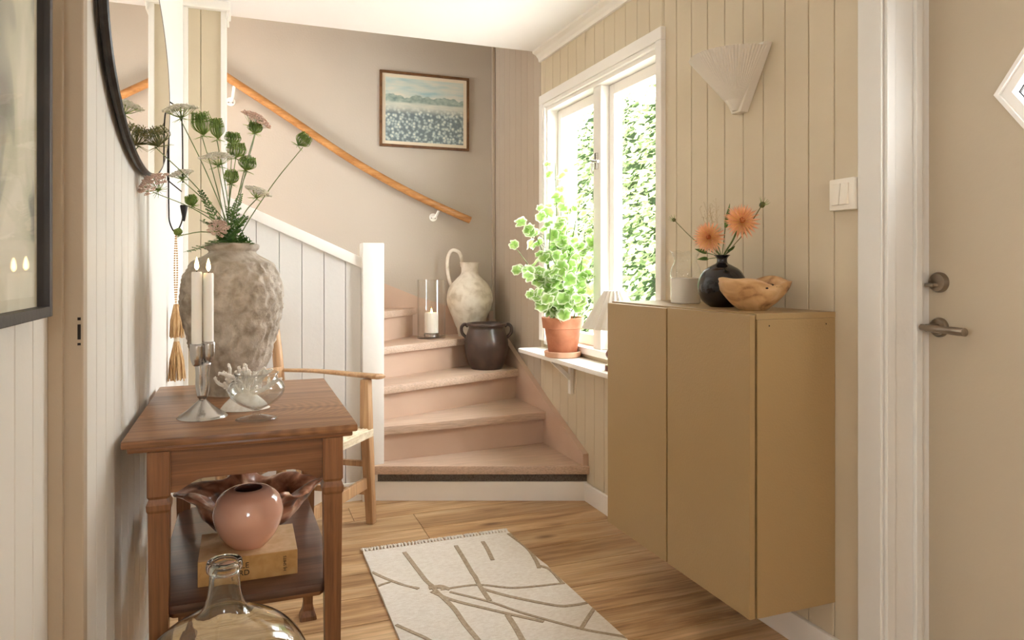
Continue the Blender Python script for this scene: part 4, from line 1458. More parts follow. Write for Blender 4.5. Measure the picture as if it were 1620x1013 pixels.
# large abstract print on the near left wall
m_abs, nt, p = base_mat('abstract_print')
tc = N(nt, 'ShaderNodeTexCoord')
mp = N(nt, 'ShaderNodeMapping'); mp.inputs['Scale'].default_value = (3.0, 1, 2.6)
nt.links.new(tc.outputs['Generated'], mp.inputs['Vector'])
nz = N(nt, 'ShaderNodeTexNoise'); nz.inputs['Scale'].default_value = 1.3; nz.inputs['Detail'].default_value = 2; nz.inputs['Distortion'].default_value = 0.8
nt.links.new(mp.outputs[0], nz.inputs['Vector'])
cr = N(nt, 'ShaderNodeValToRGB')
e = cr.color_ramp.elements
e[0].position, e[0].color = 0.42, lin((146, 142, 130)) + (1,)
e[1].position, e[1].color = 0.64, lin((220, 214, 194)) + (1,)
k = e.new(0.48); k.color = lin((178, 176, 158)) + (1,)
k = e.new(0.50); k.color = lin((200, 198, 174)) + (1,)
nt.links.new(nz.outputs['Fac'], cr.inputs['Fac'])
nt.links.new(cr.outputs['Color'], p.inputs['Base Color'])
p.inputs['Roughness'].default_value = 0.7
fz0 = 1.068
yr = 1.278
big = thing('framed_abstract_print', 'large abstract grey-green print in thick black frame, cut by the left image edge', 'picture', (XN, yr - 0.31, fz0), PI / 2)
framed(big, None, 0.62, 0.86, 0.016, 0.032, 0.016, M['frame_dark'], paint('pale_mount', (206, 200, 178), 0.8, 0.02, 6, 0), m_abs, M['pic_glass'])

# oval mirror
MY, MZ, MA, MBx = 2.08, 1.685, 0.60, 0.295
mr = thing('oval_mirror', 'wide oval mirror with worn black frame on the cream wall', 'mirror', (XL + 0.006, MY, MZ))
def ell(a, k=0.0):
    return (MY + (MA + k) * math.cos(a), MZ + (MBx + k) * math.sin(a))
bm = new()
n = 96
prof = [(-0.010, 0.0005), (-0.002, 0.004), (0.001, 0.011), (-0.002, 0.018), (-0.007, 0.0205), (-0.011, 0.0190), (-0.013, 0.0165), (-0.013, 0.0005)]
rings = []
for i in range(n):
    a = 2 * PI * i / n
    rings.append([bm.verts.new((XL + 0.006 + q[1], *ell(a, q[0]))) for q in prof])
for i in range(n):
    a, b = rings[i], rings[(i + 1) % n]
    for j in range(len(prof)):
        bm.faces.new((a[j], b[j], b[(j + 1) % len(prof)], a[(j + 1) % len(prof)]))
obj('frame', bm, M['frame_black'], mr, world=True, smooth=True)
bm = new()
extrude_poly(bm, [(XL + 0.0215, *ell(2 * PI * i / n, -0.011)) for i in range(n)], (0.004, 0, 0))
obj('glass', bm, M['mirror'], mr, world=True)

# iron wall candle holder
IY = 2.80
def wallp(px, py, X):
    p_ = atX(px, py, X)
    return p_.z
ih = thing('iron_wall_candle_holder', 'black iron wall candle holder with looped rod left of the flowers', 'candle holder', (XL + 0.006, IY, 1.45))
z = lambda py: EYE + (HORIZON - py) / FOC * (XL * _s + IY * _c)
obj('back_bar', B(XL + 0.0065, XL + 0.013, IY - 0.009, IY + 0.009, z(286), z(155), 0.001), M['iron'], ih, world=True)
bm = new()
tube(bm, catmull([(XL + 0.012, IY, z(160)), (XL + 0.045, IY, z(172)), (XL + 0.054, IY, z(195)), (XL + 0.056, IY, z(260)), (XL + 0.056, IY, z(330)), (XL + 0.052, IY, z(352)), (XL + 0.032, IY, z(367)), (XL + 0.014, IY, z(352)), (XL + 0.011, IY, z(330)), (XL + 0.010, IY, z(284))], 8), 0.0024, 8)
obj('loop_rod', bm, M['iron'], ih, world=True, smooth=True)
bm = new()
bar(bm, (XL + 0.012, IY, z(287)), (XL + 0.054, IY, z(303)), 0.014, 0.004, (0, 1, 0), bev=0.0005)
obj('cross_arm', bm, M['iron'], ih, world=True)
bm = new(); lathe(bm, [(0, z(350)), (0.004, z(349)), (0.013, z(326)), (0.012, z(324)), (0, z(326))], 20, loc=(XL + 0.060, IY, 0))
obj('candle_cup', bm, M['iron'], ih, world=True, smooth=True)
cd = thing('taper_candle', 'short white taper candle in the black iron wall holder', 'candle', (XL + 0.060, IY, z(325)))
bm = new(); lathe(bm, [(0, 0), (0.0105, 0), (0.009, z(290) - z(325)), (0.004, z(288) - z(325)), (0, z(288) - z(325))], 20)
obj('wax', bm, M['wax'], cd, smooth=True)
bm = new(); tube(bm, [(0, 0, z(289) - z(325)), (0, 0, z(284) - z(325))], 0.0009, 6)
obj('wick', bm, M['wick'], cd)
# jute tassel garland
tg = thing('jute_tassel', 'jute cord with two stacked tassels hanging below the iron holder', 'tassel', (XL + 0.034, IY, z(368)))
for s in (-1, 1):
    bm = new()
    pts = [(XL + 0.034 + s * 0.004 * math.sin(PI * t / 10), IY + s * 0.007 * math.sin(PI * t / 10), z(368) + (z(484) - z(368)) * t / 10) for t in range(11)]
    for a, b in zip(pts, pts[1:]):
        for q in range(3):
            f = (q + 0.5) / 3
            c = Vector(a).lerp(Vector(b), f)
            bmesh.ops.create_icosphere(bm, subdivisions=1, radius=0.0036, matrix=Matrix.Translation(c))
    obj('cord', bm, M['jute'], tg, world=True, smooth=True)
rr = random.Random(9)
for (za, zb, r_) in ((z(482), z(536), 0.027), (z(541), z(604), 0.034)):
    bm = new()
    c = Vector((XL + 0.036, IY, za))
    for k in range(46):
        a = rr.uniform(0, 2 * PI)
        q = math.sqrt(rr.random())
        e = Vector((XL + 0.037 + math.cos(a) * r_ * q * 0.85, IY + math.sin(a) * r_ * q, zb + rr.uniform(0, 0.012)))
        s0 = c + Vector((math.cos(a) * 0.006, math.sin(a) * 0.006, 0))
        tube(bm, [s0, s0.lerp(e, 0.5) + Vector((math.cos(a), math.sin(a), 0)) * 0.004, e], [0.0032, 0.0034, 0.0022], 4)
    obj('tassel', bm, M['jute'], tg, world=True)
bm = new(); lathe(bm, [(0, z(541)), (0.008, z(541)), (0.009, z(538)), (0.008, z(534)), (0, z(534))], 16, loc=(XL + 0.036, IY, 0))
obj('knot', bm, M['paper'], tg, world=True, smooth=True)

# ================================================================== OAK TABLE
TZ = 0.775
TX0, TX1, TY0, TY1 = -0.243, 0.253, 1.69, 2.44
tb = thing('oak_side_table', 'brown oak side table with scalloped apron and lower shelf', 'table', (0.0, 2.06, 0))
obj('table_top', B(TX0, TX1, TY0, TY1, TZ - 0.018, TZ, 0.005), M['table_top'], tb, world=True, smooth=True)
obj('top_moulding', B(TX0 + 0.010, TX1 - 0.010, TY0 + 0.010, TY1 - 0.010, TZ - 0.030, TZ - 0.0175, 0.005), M['table'], tb, world=True, smooth=True)
LX = (-0.1715, 0.197)
LY = (1.722, 2.400)
LW = 0.046
for lx in LX:
    for ly in LY:
        bm = new()
        zs = [(0.0, 0.030), (0.03, 0.031), (0.58, 0.042), (0.612, 0.043), (0.618, 0.048), (0.630, 0.049), (0.636, 0.044), (0.642, 0.040), (0.648, LW), (TZ - 0.030, LW)]
        if ly > 2:
            zs = [(0.0, 0.054), (0.012, 0.050), (0.03, 0.036), (0.05, 0.030)] + zs[2:]
        rings = []
        for (zz, w) in zs:
            rings.append([bm.verts.new((lx + sx * w / 2, ly + sy * w / 2, zz)) for sx, sy in ((-1, -1), (1, -1), (1, 1), (-1, 1))])
        for a, b in zip(rings, rings[1:]):
            for i in range(4):
                bm.faces.new((a[i], a[(i + 1) % 4], b[(i + 1) % 4], b[i]))
        bm.faces.new(rings[0][::-1]); bm.faces.new(rings[-1])
        ee = [e_ for e_ in bm.edges if abs(e_.verts[0].co.z - e_.verts[1].co.z) > 0.004]
        bmesh.ops.bevel(bm, geom=ee, offset=0.003, segments=2, affect='EDGES')
        obj('leg', bm, M['table_leg'], tb, world=True)
def apron(p, q, thick):
    p, q = Vector(p), Vector(q)
    d = (q - p)
    L = d.length
    d.normalize()
    nrm = Vector((-d.y, d.x, 0))
    low = []
    n = 24
    for i in range(n + 1):
        t = i / n
        u = min(t, 1 - t)
        drop = 0.085
        if u < 0.05: drop = 0.094
        elif u < 0.22: drop = 0.094 - 0.026 * math.sin((u - 0.05) / 0.17 * PI / 2)
        else: drop = 0.068
        low.append((t, drop))
    poly = [p + d * (L * t) + Vector((0, 0, -dr)) for t, dr in low] + [q.copy(), p.copy()]
    bm = new()
    extrude_poly(bm, poly, nrm * thick)
    return bm
za = TZ - 0.030
obj('apron', apron((LX[0] + 0.022, 1.712, za), (LX[1] - 0.022, 1.712, za), 0.018), M['table'], tb, world=True)
obj('apron', apron((LX[0] + 0.022, 2.395, za), (LX[1] - 0.022, 2.395, za), 0.018), M['table'], tb, world=True)
obj('apron', apron((LX[0] + 0.009, LY[0] + 0.022, za), (LX[0] + 0.009, LY[1] - 0.022, za), 0.018), M['table'], tb, world=True)
obj('apron', apron((LX[1] + 0.009, LY[0] + 0.022, za), (LX[1] + 0.009, LY[1] - 0.022, za), 0.018), M['table'], tb, world=True)
SZ = 0.402
bm = new()
oc = [(-0.150, 1.712), (0.175, 1.712), (0.212, 1.760), (0.196, 2.375), (0.180, 2.405), (-0.155, 2.405), (-0.185, 2.36), (-0.190, 1.755)]
prism(bm, oc, SZ - 0.020, SZ, 0.006)
obj('lower_shelf', bm, M['shelf_dark'], tb, world=True, smooth=True)
bm = new()
prism(bm, [(x_ * 0.965, 2.06 + (y_ - 2.06) * 0.975) for x_, y_ in oc], SZ - 0.032, SZ - 0.0195, 0.004)
obj('shelf_moulding', bm, M['table'], tb, world=True, smooth=True)

# ---- book, pink vase, burl bowl on the lower shelf
bk = thing('thick_book', 'thick tan cloth-bound book lying under the pink vase', 'book', (0.012, 1.885, SZ))
bw, bd, bh = 0.222, 0.185, 0.058
obj('cover', B(-bw / 2, bw / 2, -bd / 2, bd / 2, 0, 0.003, 0.001), M['book_top'], bk)
obj('cover', B(-bw / 2, bw / 2, -bd / 2, bd / 2, bh - 0.003, bh, 0.001), M['book_top'], bk)
spn = obj('spine', B(-bw / 2, bw / 2, -bd / 2 - 0.003, -bd / 2 + 0.001, 0, bh, 0.0015), M['book'], bk)
obj('pages', B(-bw / 2 + 0.004, bw / 2 - 0.004, -bd / 2 + 0.001, bd / 2 - 0.005, 0.003, bh - 0.003), M['paper'], bk)
text_obj('lettering', 'LE', 0.018, M['ink'], spn, (-0.008, -bd / 2 - 0.0035, 0.0365), (PI / 2, 0, 0))
text_obj('lettering', 'RD', 0.018, M['ink'], spn, (-0.010, -bd / 2 - 0.0035, 0.0195), (PI / 2, 0, 0))
text_obj('lettering', 'HJ SMITS', 0.0095, M['ink'], spn, (0.082, -bd / 2 - 0.0035, 0.029), (PI / 2, -PI / 2, 0))

PV = Vector((0.012, 1.868, SZ + bh))
pv = thing('pink_vase', 'round glossy pink vase standing on the tan book', 'vase', PV)
bm = new(); lathe(bm, smooth_prof([(0, 0), (0.036, 0), (0.044, 0.002), (0.066, 0.028), (0.080, 0.065), (0.081, 0.090), (0.070, 0.120), (0.050, 0.136), (0.037, 0.139)], 6) + [(0.033, 0.1385)], 64)
obj('body', bm, M['pink'], pv, smooth='all')
bm = new(); lathe(bm, [(0.033, 0.1385), (0.031, 0.134), (0.045, 0.124), (0.06, 0.09), (0.05, 0.03), (0, 0.015)], 48)
obj('inside', bm, M['dark_in'], pv, smooth='all')

BB = Vector((0.018, 2.13, SZ))
bb = thing('burl_bowl', 'large reddish-brown burl wood bowl with jagged rim behind the pink vase', 'bowl', BB)
def jag(a):
    return 1 + 0.10 * math.sin(3 * a + 0.4) + 0.08 * math.sin(5 * a + 1.3) + 0.05 * math.sin(9 * a)
bm = new()
outer = smooth_prof([(0, 0), (0.05, 0), (0.065, 0.004), (0.095, 0.035), (0.112, 0.075), (0.135, 0.105), (0.158, 0.120)], 5)
inner = smooth_prof([(0.150, 0.126), (0.122, 0.116), (0.100, 0.095), (0.08, 0.055), (0.04, 0.030), (0, 0.026)], 5)
lathe(bm, outer + inner, 80, fn=lambda a, z: 1 + (jag(a) - 1) * min(1, z / 0.08), sx=1.22, sy=0.9)
for v in bm.verts:
    a = math.atan2(v.co.y, v.co.x)
    k = max(0, v.co.z / 0.12) ** 2
    v.co.z += k * (0.009 * math.sin(4 * a + 0.5) + 0.007 * math.sin(7 * a + 2) - 0.004 * math.cos(2 * a))
    if v.co.z > 0.008:
        v.co += Vector((v.co.x, v.co.y, 0)).normalized() * noise.fractal(v.co * 22, 1.0, 2.0, 3) * 0.008
        v.co.z += noise.noise(v.co * 30) * 0.004
obj('bowl', bm, M['burl'], bb, smooth='all')

# ---- glass demijohn on the floor
DJ = Vector((-0.034, 1.475, 0))
dj = thing('glass_demijohn', 'big clear glass demijohn on the floor in front of the table', 'bottle', DJ)
op = smooth_prof([(0, 0.012), (0.10, 0.003), (0.145, 0.010), (0.166, 0.05), (0.174, 0.15), (0.174, 0.26), (0.168, 0.34), (0.148, 0.400), (0.118, 0.437), (0.075, 0.464), (0.044, 0.482), (0.0335, 0.505), (0.0285, 0.535), (0.0270, 0.556)], 6)
lip = [(0.0285, 0.557), (0.0325, 0.560), (0.0335, 0.568), (0.0320, 0.577), (0.0285, 0.580), (0.0245, 0.578), (0.0230, 0.570), (0.0228, 0.552)]
ip = [(max(r - 0.0035, 0), zz + (0.004 if zz < 0.05 else 0)) for r, zz in reversed(op[:-3])]
ip[-1] = (0, ip[-1][1])
bm = new(); lathe(bm, op + lip + ip, 72)
obj('bottle', bm, M['clear_green'], dj, smooth='all')

# ================================================================== THINGS ON THE TABLE
VS = Vector((-0.030, 2.255, TZ))
vz = thing('clay_vase', 'large rough textured clay vase holding the wild flowers', 'vase', VS)
pr = smooth_prof([(0, 0), (0.076, 0), (0.080, 0.003), (0.084, 0.04), (0.108, 0.13), (0.130, 0.225), (0.136, 0.285), (0.128, 0.340), (0.104, 0.385), (0.078, 0.405), (0.068, 0.412), (0.066, 0.418), (0.074, 0.426), (0.075, 0.436), (0.068, 0.441)], 9) + [(0.060, 0.440), (0.056, 0.42), (0.07, 0.38), (0.07, 0.30)]
bm = new(); lathe(bm, pr, 150)
for v in bm.verts:
    rad = Vector((v.co.x, v.co.y, 0))
    if rad.length > 0.05 and 0.05 < v.co.z < 0.405 and v.co.z > 0:
        q = Vector((v.co.x, v.co.y, v.co.z * 0.75))
        rg = 1 - abs(noise.noise(q * 42)) * 2.2
        rg2 = 1 - abs(noise.noise(q * 75 + Vector((3, 1, 2)))) * 2.0
        m_ = min(1, (v.co.z - 0.05) / 0.05) * min(1, (0.405 - v.co.z) / 0.02)
        v.co += rad.normalized() * (max(rg, 0) * 0.0085 + max(rg2, 0) * 0.003) * m_
obj('body', bm, M['vase'], vz, smooth='all')

# double candlestick
CS = Vector((-0.094, 1.905, TZ))
cs = thing('pewter_candlestick', 'polished pewter double candlestick on the oak table', 'candlestick', CS)
bm = new(); lathe(bm, smooth_prof([(0, 0), (0.054, 0), (0.056, 0.003), (0.050, 0.009), (0.034, 0.020), (0.016, 0.036), (0.008, 0.043), (0, 0.045)], 4), 48)
obj('foot', bm, M['pewter'], cs, smooth='all')
bm = new()
for s in (-1, 1):
    d = Vector((0.9 * s, -0.15 * s, 0))
    tube(bm, catmull([Vector((0, 0, 0.038)), d * 0.004 + Vector((0, 0, 0.055)), d * 0.008 + Vector((0, 0, 0.080)), d * 0.007 + Vector((0, 0, 0.11)), d * 0.0105 + Vector((0, 0, 0.135))], 5), [0.007] * 4 + [0.0095] * 10 + [0.010] * 7, 14)
obj('stem', bm, M['pewter'], cs, smooth='all')
tops = []
for s, dz in ((-1, 0.0), (1, 0.004)):
    d = Vector((0.9 * s, 0.35 * s, 0)) * 0.0145
    bm = new(); lathe(bm, smooth_prof([(0, 0.128), (0.008, 0.128), (0.013, 0.140), (0.0155, 0.152), (0.016, 0.182)], 4) + [(0.0125, 0.182), (0.0122, 0.160), (0, 0.158)], 24, loc=(d.x, d.y, dz))
    obj('cup', bm, M['pewter'], cs, smooth='all')
    tops.append((d, dz))
for i, ((d, dz), lab) in enumerate(zip(tops, ('lit ivory dinner candle on the wall side of the pewter candlestick', 'lit ivory dinner candle on the vase side of the pewter candlestick'))):
    cdl = thing('dinner_candle', lab, 'candle', CS + Vector((d.x, d.y, 0.159 + dz)), group='pair of dinner candles')
    candle_parts(cdl, 0.0120, 0.200 - 0.007 * i, 0.034)

# coral on a pale shell foot
CO = Vector((0.004, 1.978, TZ))
co = thing('white_coral', 'white branching coral piece between candlestick and glass bowl', 'coral', CO)
bm = new()
lathe(bm, smooth_prof([(0, 0), (0.052, 0), (0.054, 0.004), (0.044, 0.018), (0.028, 0.034), (0.012, 0.044), (0, 0.046)], 4), 40, sx=1.1, sy=0.8)
obj('shell_foot', bm, M['coral'], co, smooth='all')
rr = random.Random(31)
bm = new()
def branch(p, d, L, r, lev):
    q = p + d * L
    mid = p + d * L * 0.5 + Vector((rr.uniform(-1, 1), rr.uniform(-1, 1), rr.uniform(-0.5, 1))) * L * 0.10
    tube(bm, [p, mid, q], [r, r * 0.9, r * 0.75], 7)
    bmesh.ops.create_icosphere(bm, subdivisions=1, radius=r * 0.85, matrix=Matrix.Translation(q))
    for k in range(5):
        c = p.lerp(q, rr.uniform(0.2, 1.0)) + Vector((rr.uniform(-1, 1), rr.uniform(-1, 1), rr.uniform(-1, 1))).normalized() * r
        bmesh.ops.create_icosphere(bm, subdivisions=1, radius=r * 0.45, matrix=Matrix.Translation(c))
    if lev > 0:
        for k in range(3 if lev > 1 else 2):
            nd = (d + Vector((rr.uniform(-1, 1) * 0.95, rr.uniform(-1, 1) * 0.6, rr.uniform(-0.25, 0.7)))).normalized()
            branch(p.lerp(q, rr.uniform(0.55, 1.0)), nd, L * rr.uniform(0.6, 0.85), r * 0.78, lev - 1)
for d in ((-0.62, 0, 0.8), (-0.25, -0.2, 1), (0.15, 0.1, 1), (0.6, 0, 0.75), (0.85, -0.2, 0.4), (-0.8, 0.1, 0.35)):
    branch(Vector((0.004, 0, 0.030)), Vector(d).normalized(), 0.048, 0.0075, 2)
obj('branches', bm, M['coral'], co, smooth=True)

# footed glass bowl
GB = Vector((0.030, 1.835, TZ))
gb = thing('footed_glass_bowl', 'small clear footed glass bowl at the front of the oak table', 'bowl', GB)
go = smooth_prof([(0.008, 0.020), (0.016, 0.026), (0.040, 0.038), (0.060, 0.056), (0.066, 0.074), (0.060, 0.090), (0.050, 0.097)], 5)
rim = [(0.048, 0.104), (0.052, 0.112), (0.050, 0.113), (0.046, 0.106)]
gi = [(max(r - 0.0024, 0.0), zz + 0.0012) for r, zz in reversed(go)]
gi[-1] = (0, 0.026)
ft = [(0, 0), (0.048, 0), (0.049, 0.002), (0.030, 0.006), (0.010, 0.010), (0.008, 0.015)]
bm = new(); lathe(bm, ft + go + rim + gi, 56)
obj('bowl', bm, M['thin'], gb, smooth='all')

# ---- wild flowers (cow parsley and wild carrot), every stem one thing
MO = VS + Vector((0, 0, 0.43))
def stem_to(t, c, rnd, r=0.0016, bend=None):
    a = MO + Vector((rnd.uniform(-0.035, 0.035), rnd.uniform(-0.035, 0.035), -0.08))
    m1 = MO + (a - MO) * 0.6
    m1.z = MO.z + 0.015
    mid = m1.lerp(c, 0.5) + Vector((0, 0, 0.02)) + (bend or Vector((0, 0, 0)))
    path = catmull([a, m1, mid, c], 6)
    bm = new(); tube(bm, path, [r * (1.15 - 0.4 * i / len(path)) for i in range(len(path))], 6)
    obj('stem', bm, M['stem'], t, world=True, smooth=True)
    return (path[-1] - path[-3]).normalized()
def umbel(label, px, py, Y, w, mat, up=None, dome=0.25, seed=0):
    rnd = random.Random(seed + px)
    c = atY(px, py, Y)
    t = thing('wild_carrot_flower', label, 'flower', MO, group='wild flower stems in the clay vase')
    d = stem_to(t, c - Vector((0, 0, w * 0.28)), rnd)
    ax = Vector(up) if up else Vector((d.x * 0.5, d.y * 0.5, 1))
    ax.normalize()
    rot = ax.to_track_quat('Z', 'Y').to_matrix()
    base = c - ax * w * 0.30
    rays, flo = new(), new()
    for k in range(26):
        q = math.sqrt((k + 0.5) / 26)
        a = k * 2.39996
        e = base + rot @ Vector((math.cos(a) * q * w / 2, math.sin(a) * q * w / 2, w * 0.30 + dome * w * (1 - q * q) * 0.5 - 0.05 * w * q))
        tube(rays, [base, base.lerp(e, 0.5) + ax * (-0.04 * w * q), e - ax * 0.002], 0.0006, 4)
        for m_ in range(20):
            b = rnd.uniform(0, 2 * PI)
            s = math.sqrt(rnd.random()) * w * 0.105
            pp = e + rot @ Vector((math.cos(b) * s, math.sin(b) * s, rnd.uniform(-0.002, 0.003)))
            rr_ = rnd.uniform(0.0020, 0.0034) * (w / 0.07) ** 0.5
            bmesh.ops.create_icosphere(flo, subdivisions=1, radius=rr_, matrix=Matrix.Translation(pp) @ Matrix.Diagonal((1, 1, 0.5, 1)))
    for k in range(10):
        a = k * 0.63
        e = base + rot @ Vector((math.cos(a) * w * 0.30, math.sin(a) * w * 0.30, -w * 0.10))
        tube(rays, [base, e], [0.0008, 0.0003], 4)
    obj('rays', rays, M['nest'], t, world=True)
    obj('florets', flo, mat, t, world=True, kind=None)
def nest(label, px, py, Y, w, h, mat, seed=0, up=None):
    rnd = random.Random(seed + px)
    c = atY(px, py, Y)
    t = thing('green_seed_umbel', label, 'flower', MO, group='wild flower stems in the clay vase')
    d = stem_to(t, c - Vector((0, 0, h * 0.5)), rnd)
    ax = Vector(up) if up else Vector((d.x * 0.6, d.y * 0.6, 1))
    ax.normalize()
    rot = ax.to_track_quat('Z', 'Y').to_matrix()
    base = c - ax * h * 0.5
    rays, tuft = new(), new()
    n_ = 40
    for k in range(n_):
        q = math.sqrt((k + 0.5) / n_)
        a = k * 2.39996
        belly = base + rot @ Vector((math.cos(a) * q * w * 0.52, math.sin(a) * q * w * 0.52, h * 0.42))
        e = base + rot @ Vector((math.cos(a) * q * w * 0.40, math.sin(a) * q * w * 0.40, h * (0.98 - 0.18 * (1 - q))))
        tube(rays, catmull([base, belly, e], 4), 0.0009, 4)
        for m_ in range(4):
            f = Vector((rnd.uniform(-1, 1), rnd.uniform(-1, 1), rnd.uniform(-0.2, 1))).normalized() * w * 0.09
            pt = belly.lerp(e, 0.35 + 0.22 * m_)
            tube(tuft, [pt, pt + f], [0.0013, 0.0004], 4)
            bmesh.ops.create_icosphere(tuft, subdivisions=1, radius=0.0019, matrix=Matrix.Translation(pt))
    for k in range(9):
        a = k * 0.7
        e = base + rot @ Vector((math.cos(a) * w * 0.5, math.sin(a) * w * 0.5, -h * 0.12))
        tube(rays, [base, e], [0.0009, 0.0003], 4)
    obj('rays', rays, mat, t, world=True)
    obj('seeds', tuft, mat, t, world=True)
umbel('flat cream flower head topmost of the bouquet, beside the iron bar', 284, 172, 2.19, 0.088, M['umbel_white'], seed=1)
umbel('drooping pinkish flower head leftmost in the bouquet, against the mirror rim', 242, 291, 2.08, 0.078, M['umbel_pink'], (-0.5, -0.5, 0.6), 0.5, 2)
umbel('broad cream flower head at the centre of the bouquet', 344, 248, 2.17, 0.088, M['umbel_white'], seed=3)
umbel('small cream flower head low in front of the iron loop', 286, 274, 2.15, 0.058, M['umbel_white'], seed=4)
umbel('pinkish cream flower head in front of the upper handrail end', 406, 188, 2.30, 0.090, M['umbel_pink'], (0.5, -0.3, 0.9), 0.3, 5)
umbel('cream flower head low on the right above the cap rail', 408, 302, 2.22, 0.072, M['umbel_white'], seed=6)
umbel('dusty pink flower head just above the clay vase mouth', 346, 361, 2.18, 0.056, M['umbel_pink'], (0.1, -0.8, 0.5), 0.6, 7)
nest('wide brown-green seed head overlapping the mirror on the left', 245, 217, 2.06, 0.075, 0.05, M['nest_dark'], 1)
nest('large round green seed head second from the iron bar', 319, 196, 2.18, 0.058, 0.066, M['nest'], 2)
nest('narrow green seed head right of the large round one', 343, 204, 2.22, 0.040, 0.060, M['nest'], 3)
nest('green seed head in the pair beside the white corner trim, upper', 368, 219, 2.26, 0.045, 0.034, M['nest'], 4)
nest('green seed head in the pair beside the white corner trim, lower', 373, 238, 2.20, 0.056, 0.046, M['nest'], 5)
nest('ragged green seed head below and right of the pair', 391, 259, 2.26, 0.052, 0.044, M['nest'], 6)
nest('round green seed head lowest at the bouquet centre', 366, 281, 2.14, 0.040, 0.040, M['nest'], 7)
nest('lone green seed head on the long stem far right, against the handrail', 479, 222, 2.28, 0.048, 0.044, M['nest'], 8, (0.6, 0, 0.7))
nest('small yellow-green seed head low on the left beside the wall candle', 303, 318, 2.15, 0.034, 0.030, M['nest'], 9)
nest('green underside tuft beneath the pinkish head near the handrail', 404, 203, 2.30, 0.044, 0.034, M['nest'], 10)
nest('small green seed head right of the candle loop bottom', 282, 368, 2.12, 0.022, 0.018, M['nest'], 11)
# feathery foliage sprigs
def fern(label, px, py, Y, seed):
    rnd = random.Random(seed)
    e = atY(px, py, Y)
    t = thing('feathery_leaf', label, 'leaf', MO, group='feathery leaves in the clay vase')
    a = MO + Vector((rnd.uniform(-0.03, 0.03), rnd.uniform(-0.03, 0.03), -0.03))
    path = catmull([a, MO + (a - MO) * 1.1 + Vector((0, 0, 0.05)), a.lerp(e, 0.6) + Vector((0, 0, 0.02)), e], 7)
    bm = new(); tube(bm, path, 0.0011, 5)
    obj('midrib', bm, M['stem'], t, world=True)
    bm = new()
    n_ = len(path)
    for i in range(6, n_):
        f = 1 - (i - 6) / (n_ - 6) * 0.7
        tan = (path[min(i + 1, n_ - 1)] - path[i - 1]).normalized()
        for s in (-1, 1):
            sd = Vector((_c * s, -_s * s, rnd.uniform(-0.3, 0.4))) * 0.8 + tan * 0.6
            tip = path[i] + sd.normalized() * 0.030 * f
            blade(bm, path[i], tip, 0.0075 * f, tan, 0.1, None, 3, 0.1)
            for k in (0.4, 0.7):
                m_ = path[i].lerp(tip, k)
                blade(bm, m_, m_ + (tan + sd * 0.4).normalized() * 0.012 * f, 0.004, sd, 0, None, 2, 0.1)
                blade(bm, m_, m_ + (-tan * 0.4 + sd).normalized() * 0.010 * f, 0.004, tan, 0, None, 2, 0.1)
    obj('leaflets', bm, M['fern'], t, world=True)
fern('dark green feathery leaf leaning left over the vase rim', 296, 398, 2.12, 1)
fern('feathery leaf rising left of the vase neck', 322, 350, 2.16, 2)
fern('feathery leaf rising steeply from the left side of the vase', 318, 305, 2.20, 3)
fern('feathery leaf rising on the right of the vase neck', 388, 345, 2.22, 4)
fern('feathery leaf spreading low right over the vase rim', 398, 386, 2.20, 5)
fern('feathery leaf standing in the middle of the bouquet', 362, 330, 2.14, 6)
fern('feathery leaf at the front of the vase mouth', 330, 385, 2.10, 7)
fern('feathery leaf behind the right hand stems', 380, 310, 2.30, 8)

# ================================================================== ARMCHAIR
ch = thing('oak_armchair', 'light oak armchair with rush seat tucked in the corner behind the table', 'chair', (0.2, 3.13, 0))
F1, F2 = Vector((0.515, 3.185, 0)), Vector((0.215, 2.80, 0))
B1, B2 = Vector((0.165, 3.425, 0)), Vector((-0.085, 3.085, 0))
fwd = ((F1 + F2) / 2 - (B1 + B2) / 2).normalized()
lat = (F1 - F2).normalized()
up = Vector((0, 0, 1))
for Fp, s in ((F1, 1), (F2, -1)):
    bm = new()
    bar(bm, Fp + fwd * 0.015 + lat * 0.016 * s, Fp + up * 0.42, 0.036, 0.036, lat, 0.046, 0.046, 0.006)
    bar(bm, Fp + up * 0.42, Fp + up * 0.648 - lat * 0.006 * s, 0.046, 0.046, lat, 0.040, 0.040, 0.006)
    obj('front_leg', bm, M['chair'], ch, world=True, smooth=True)
for Bp, s in ((B1, 1), (B2, -1)):
    bm = new()
    pts = catmull([Bp - fwd * 0.03, Bp + up * 0.22, Bp + up * 0.45, Bp + up * 0.72 - fwd * 0.02, Bp + up * 0.98 - fwd * 0.055], 5)
    tube(bm, pts, [0.020 + 0.004 * math.sin(PI * i / len(pts)) for i in range(len(pts))], 10)
    obj('back_post', bm, M['chair'], ch, world=True, smooth=True)
# arms
for Fp, Bp, s in ((F1, B1, 1), (F2, B2, -1)):
    a = Bp + up * 0.672 + lat * 0.012 * s
    b = Fp + up * 0.660 + fwd * 0.055 + lat * 0.012 * s
    pts = catmull([a, a.lerp(b, 0.35) + up * 0.004 + lat * 0.012 * s, a.lerp(b, 0.75) + lat * 0.02 * s - up * 0.002, b - fwd * 0.01, b], 6)
    rad = [0.018 + 0.012 * min(1, i / len(pts) * 1.6) for i in range(len(pts))]
    rad[-1] = 0.012; rad[-2] = 0.022
    bm = new(); tube(bm, pts, rad, 14, flat=0.42)
    obj('arm', bm, M['chair'], ch, world=True, smooth=True)
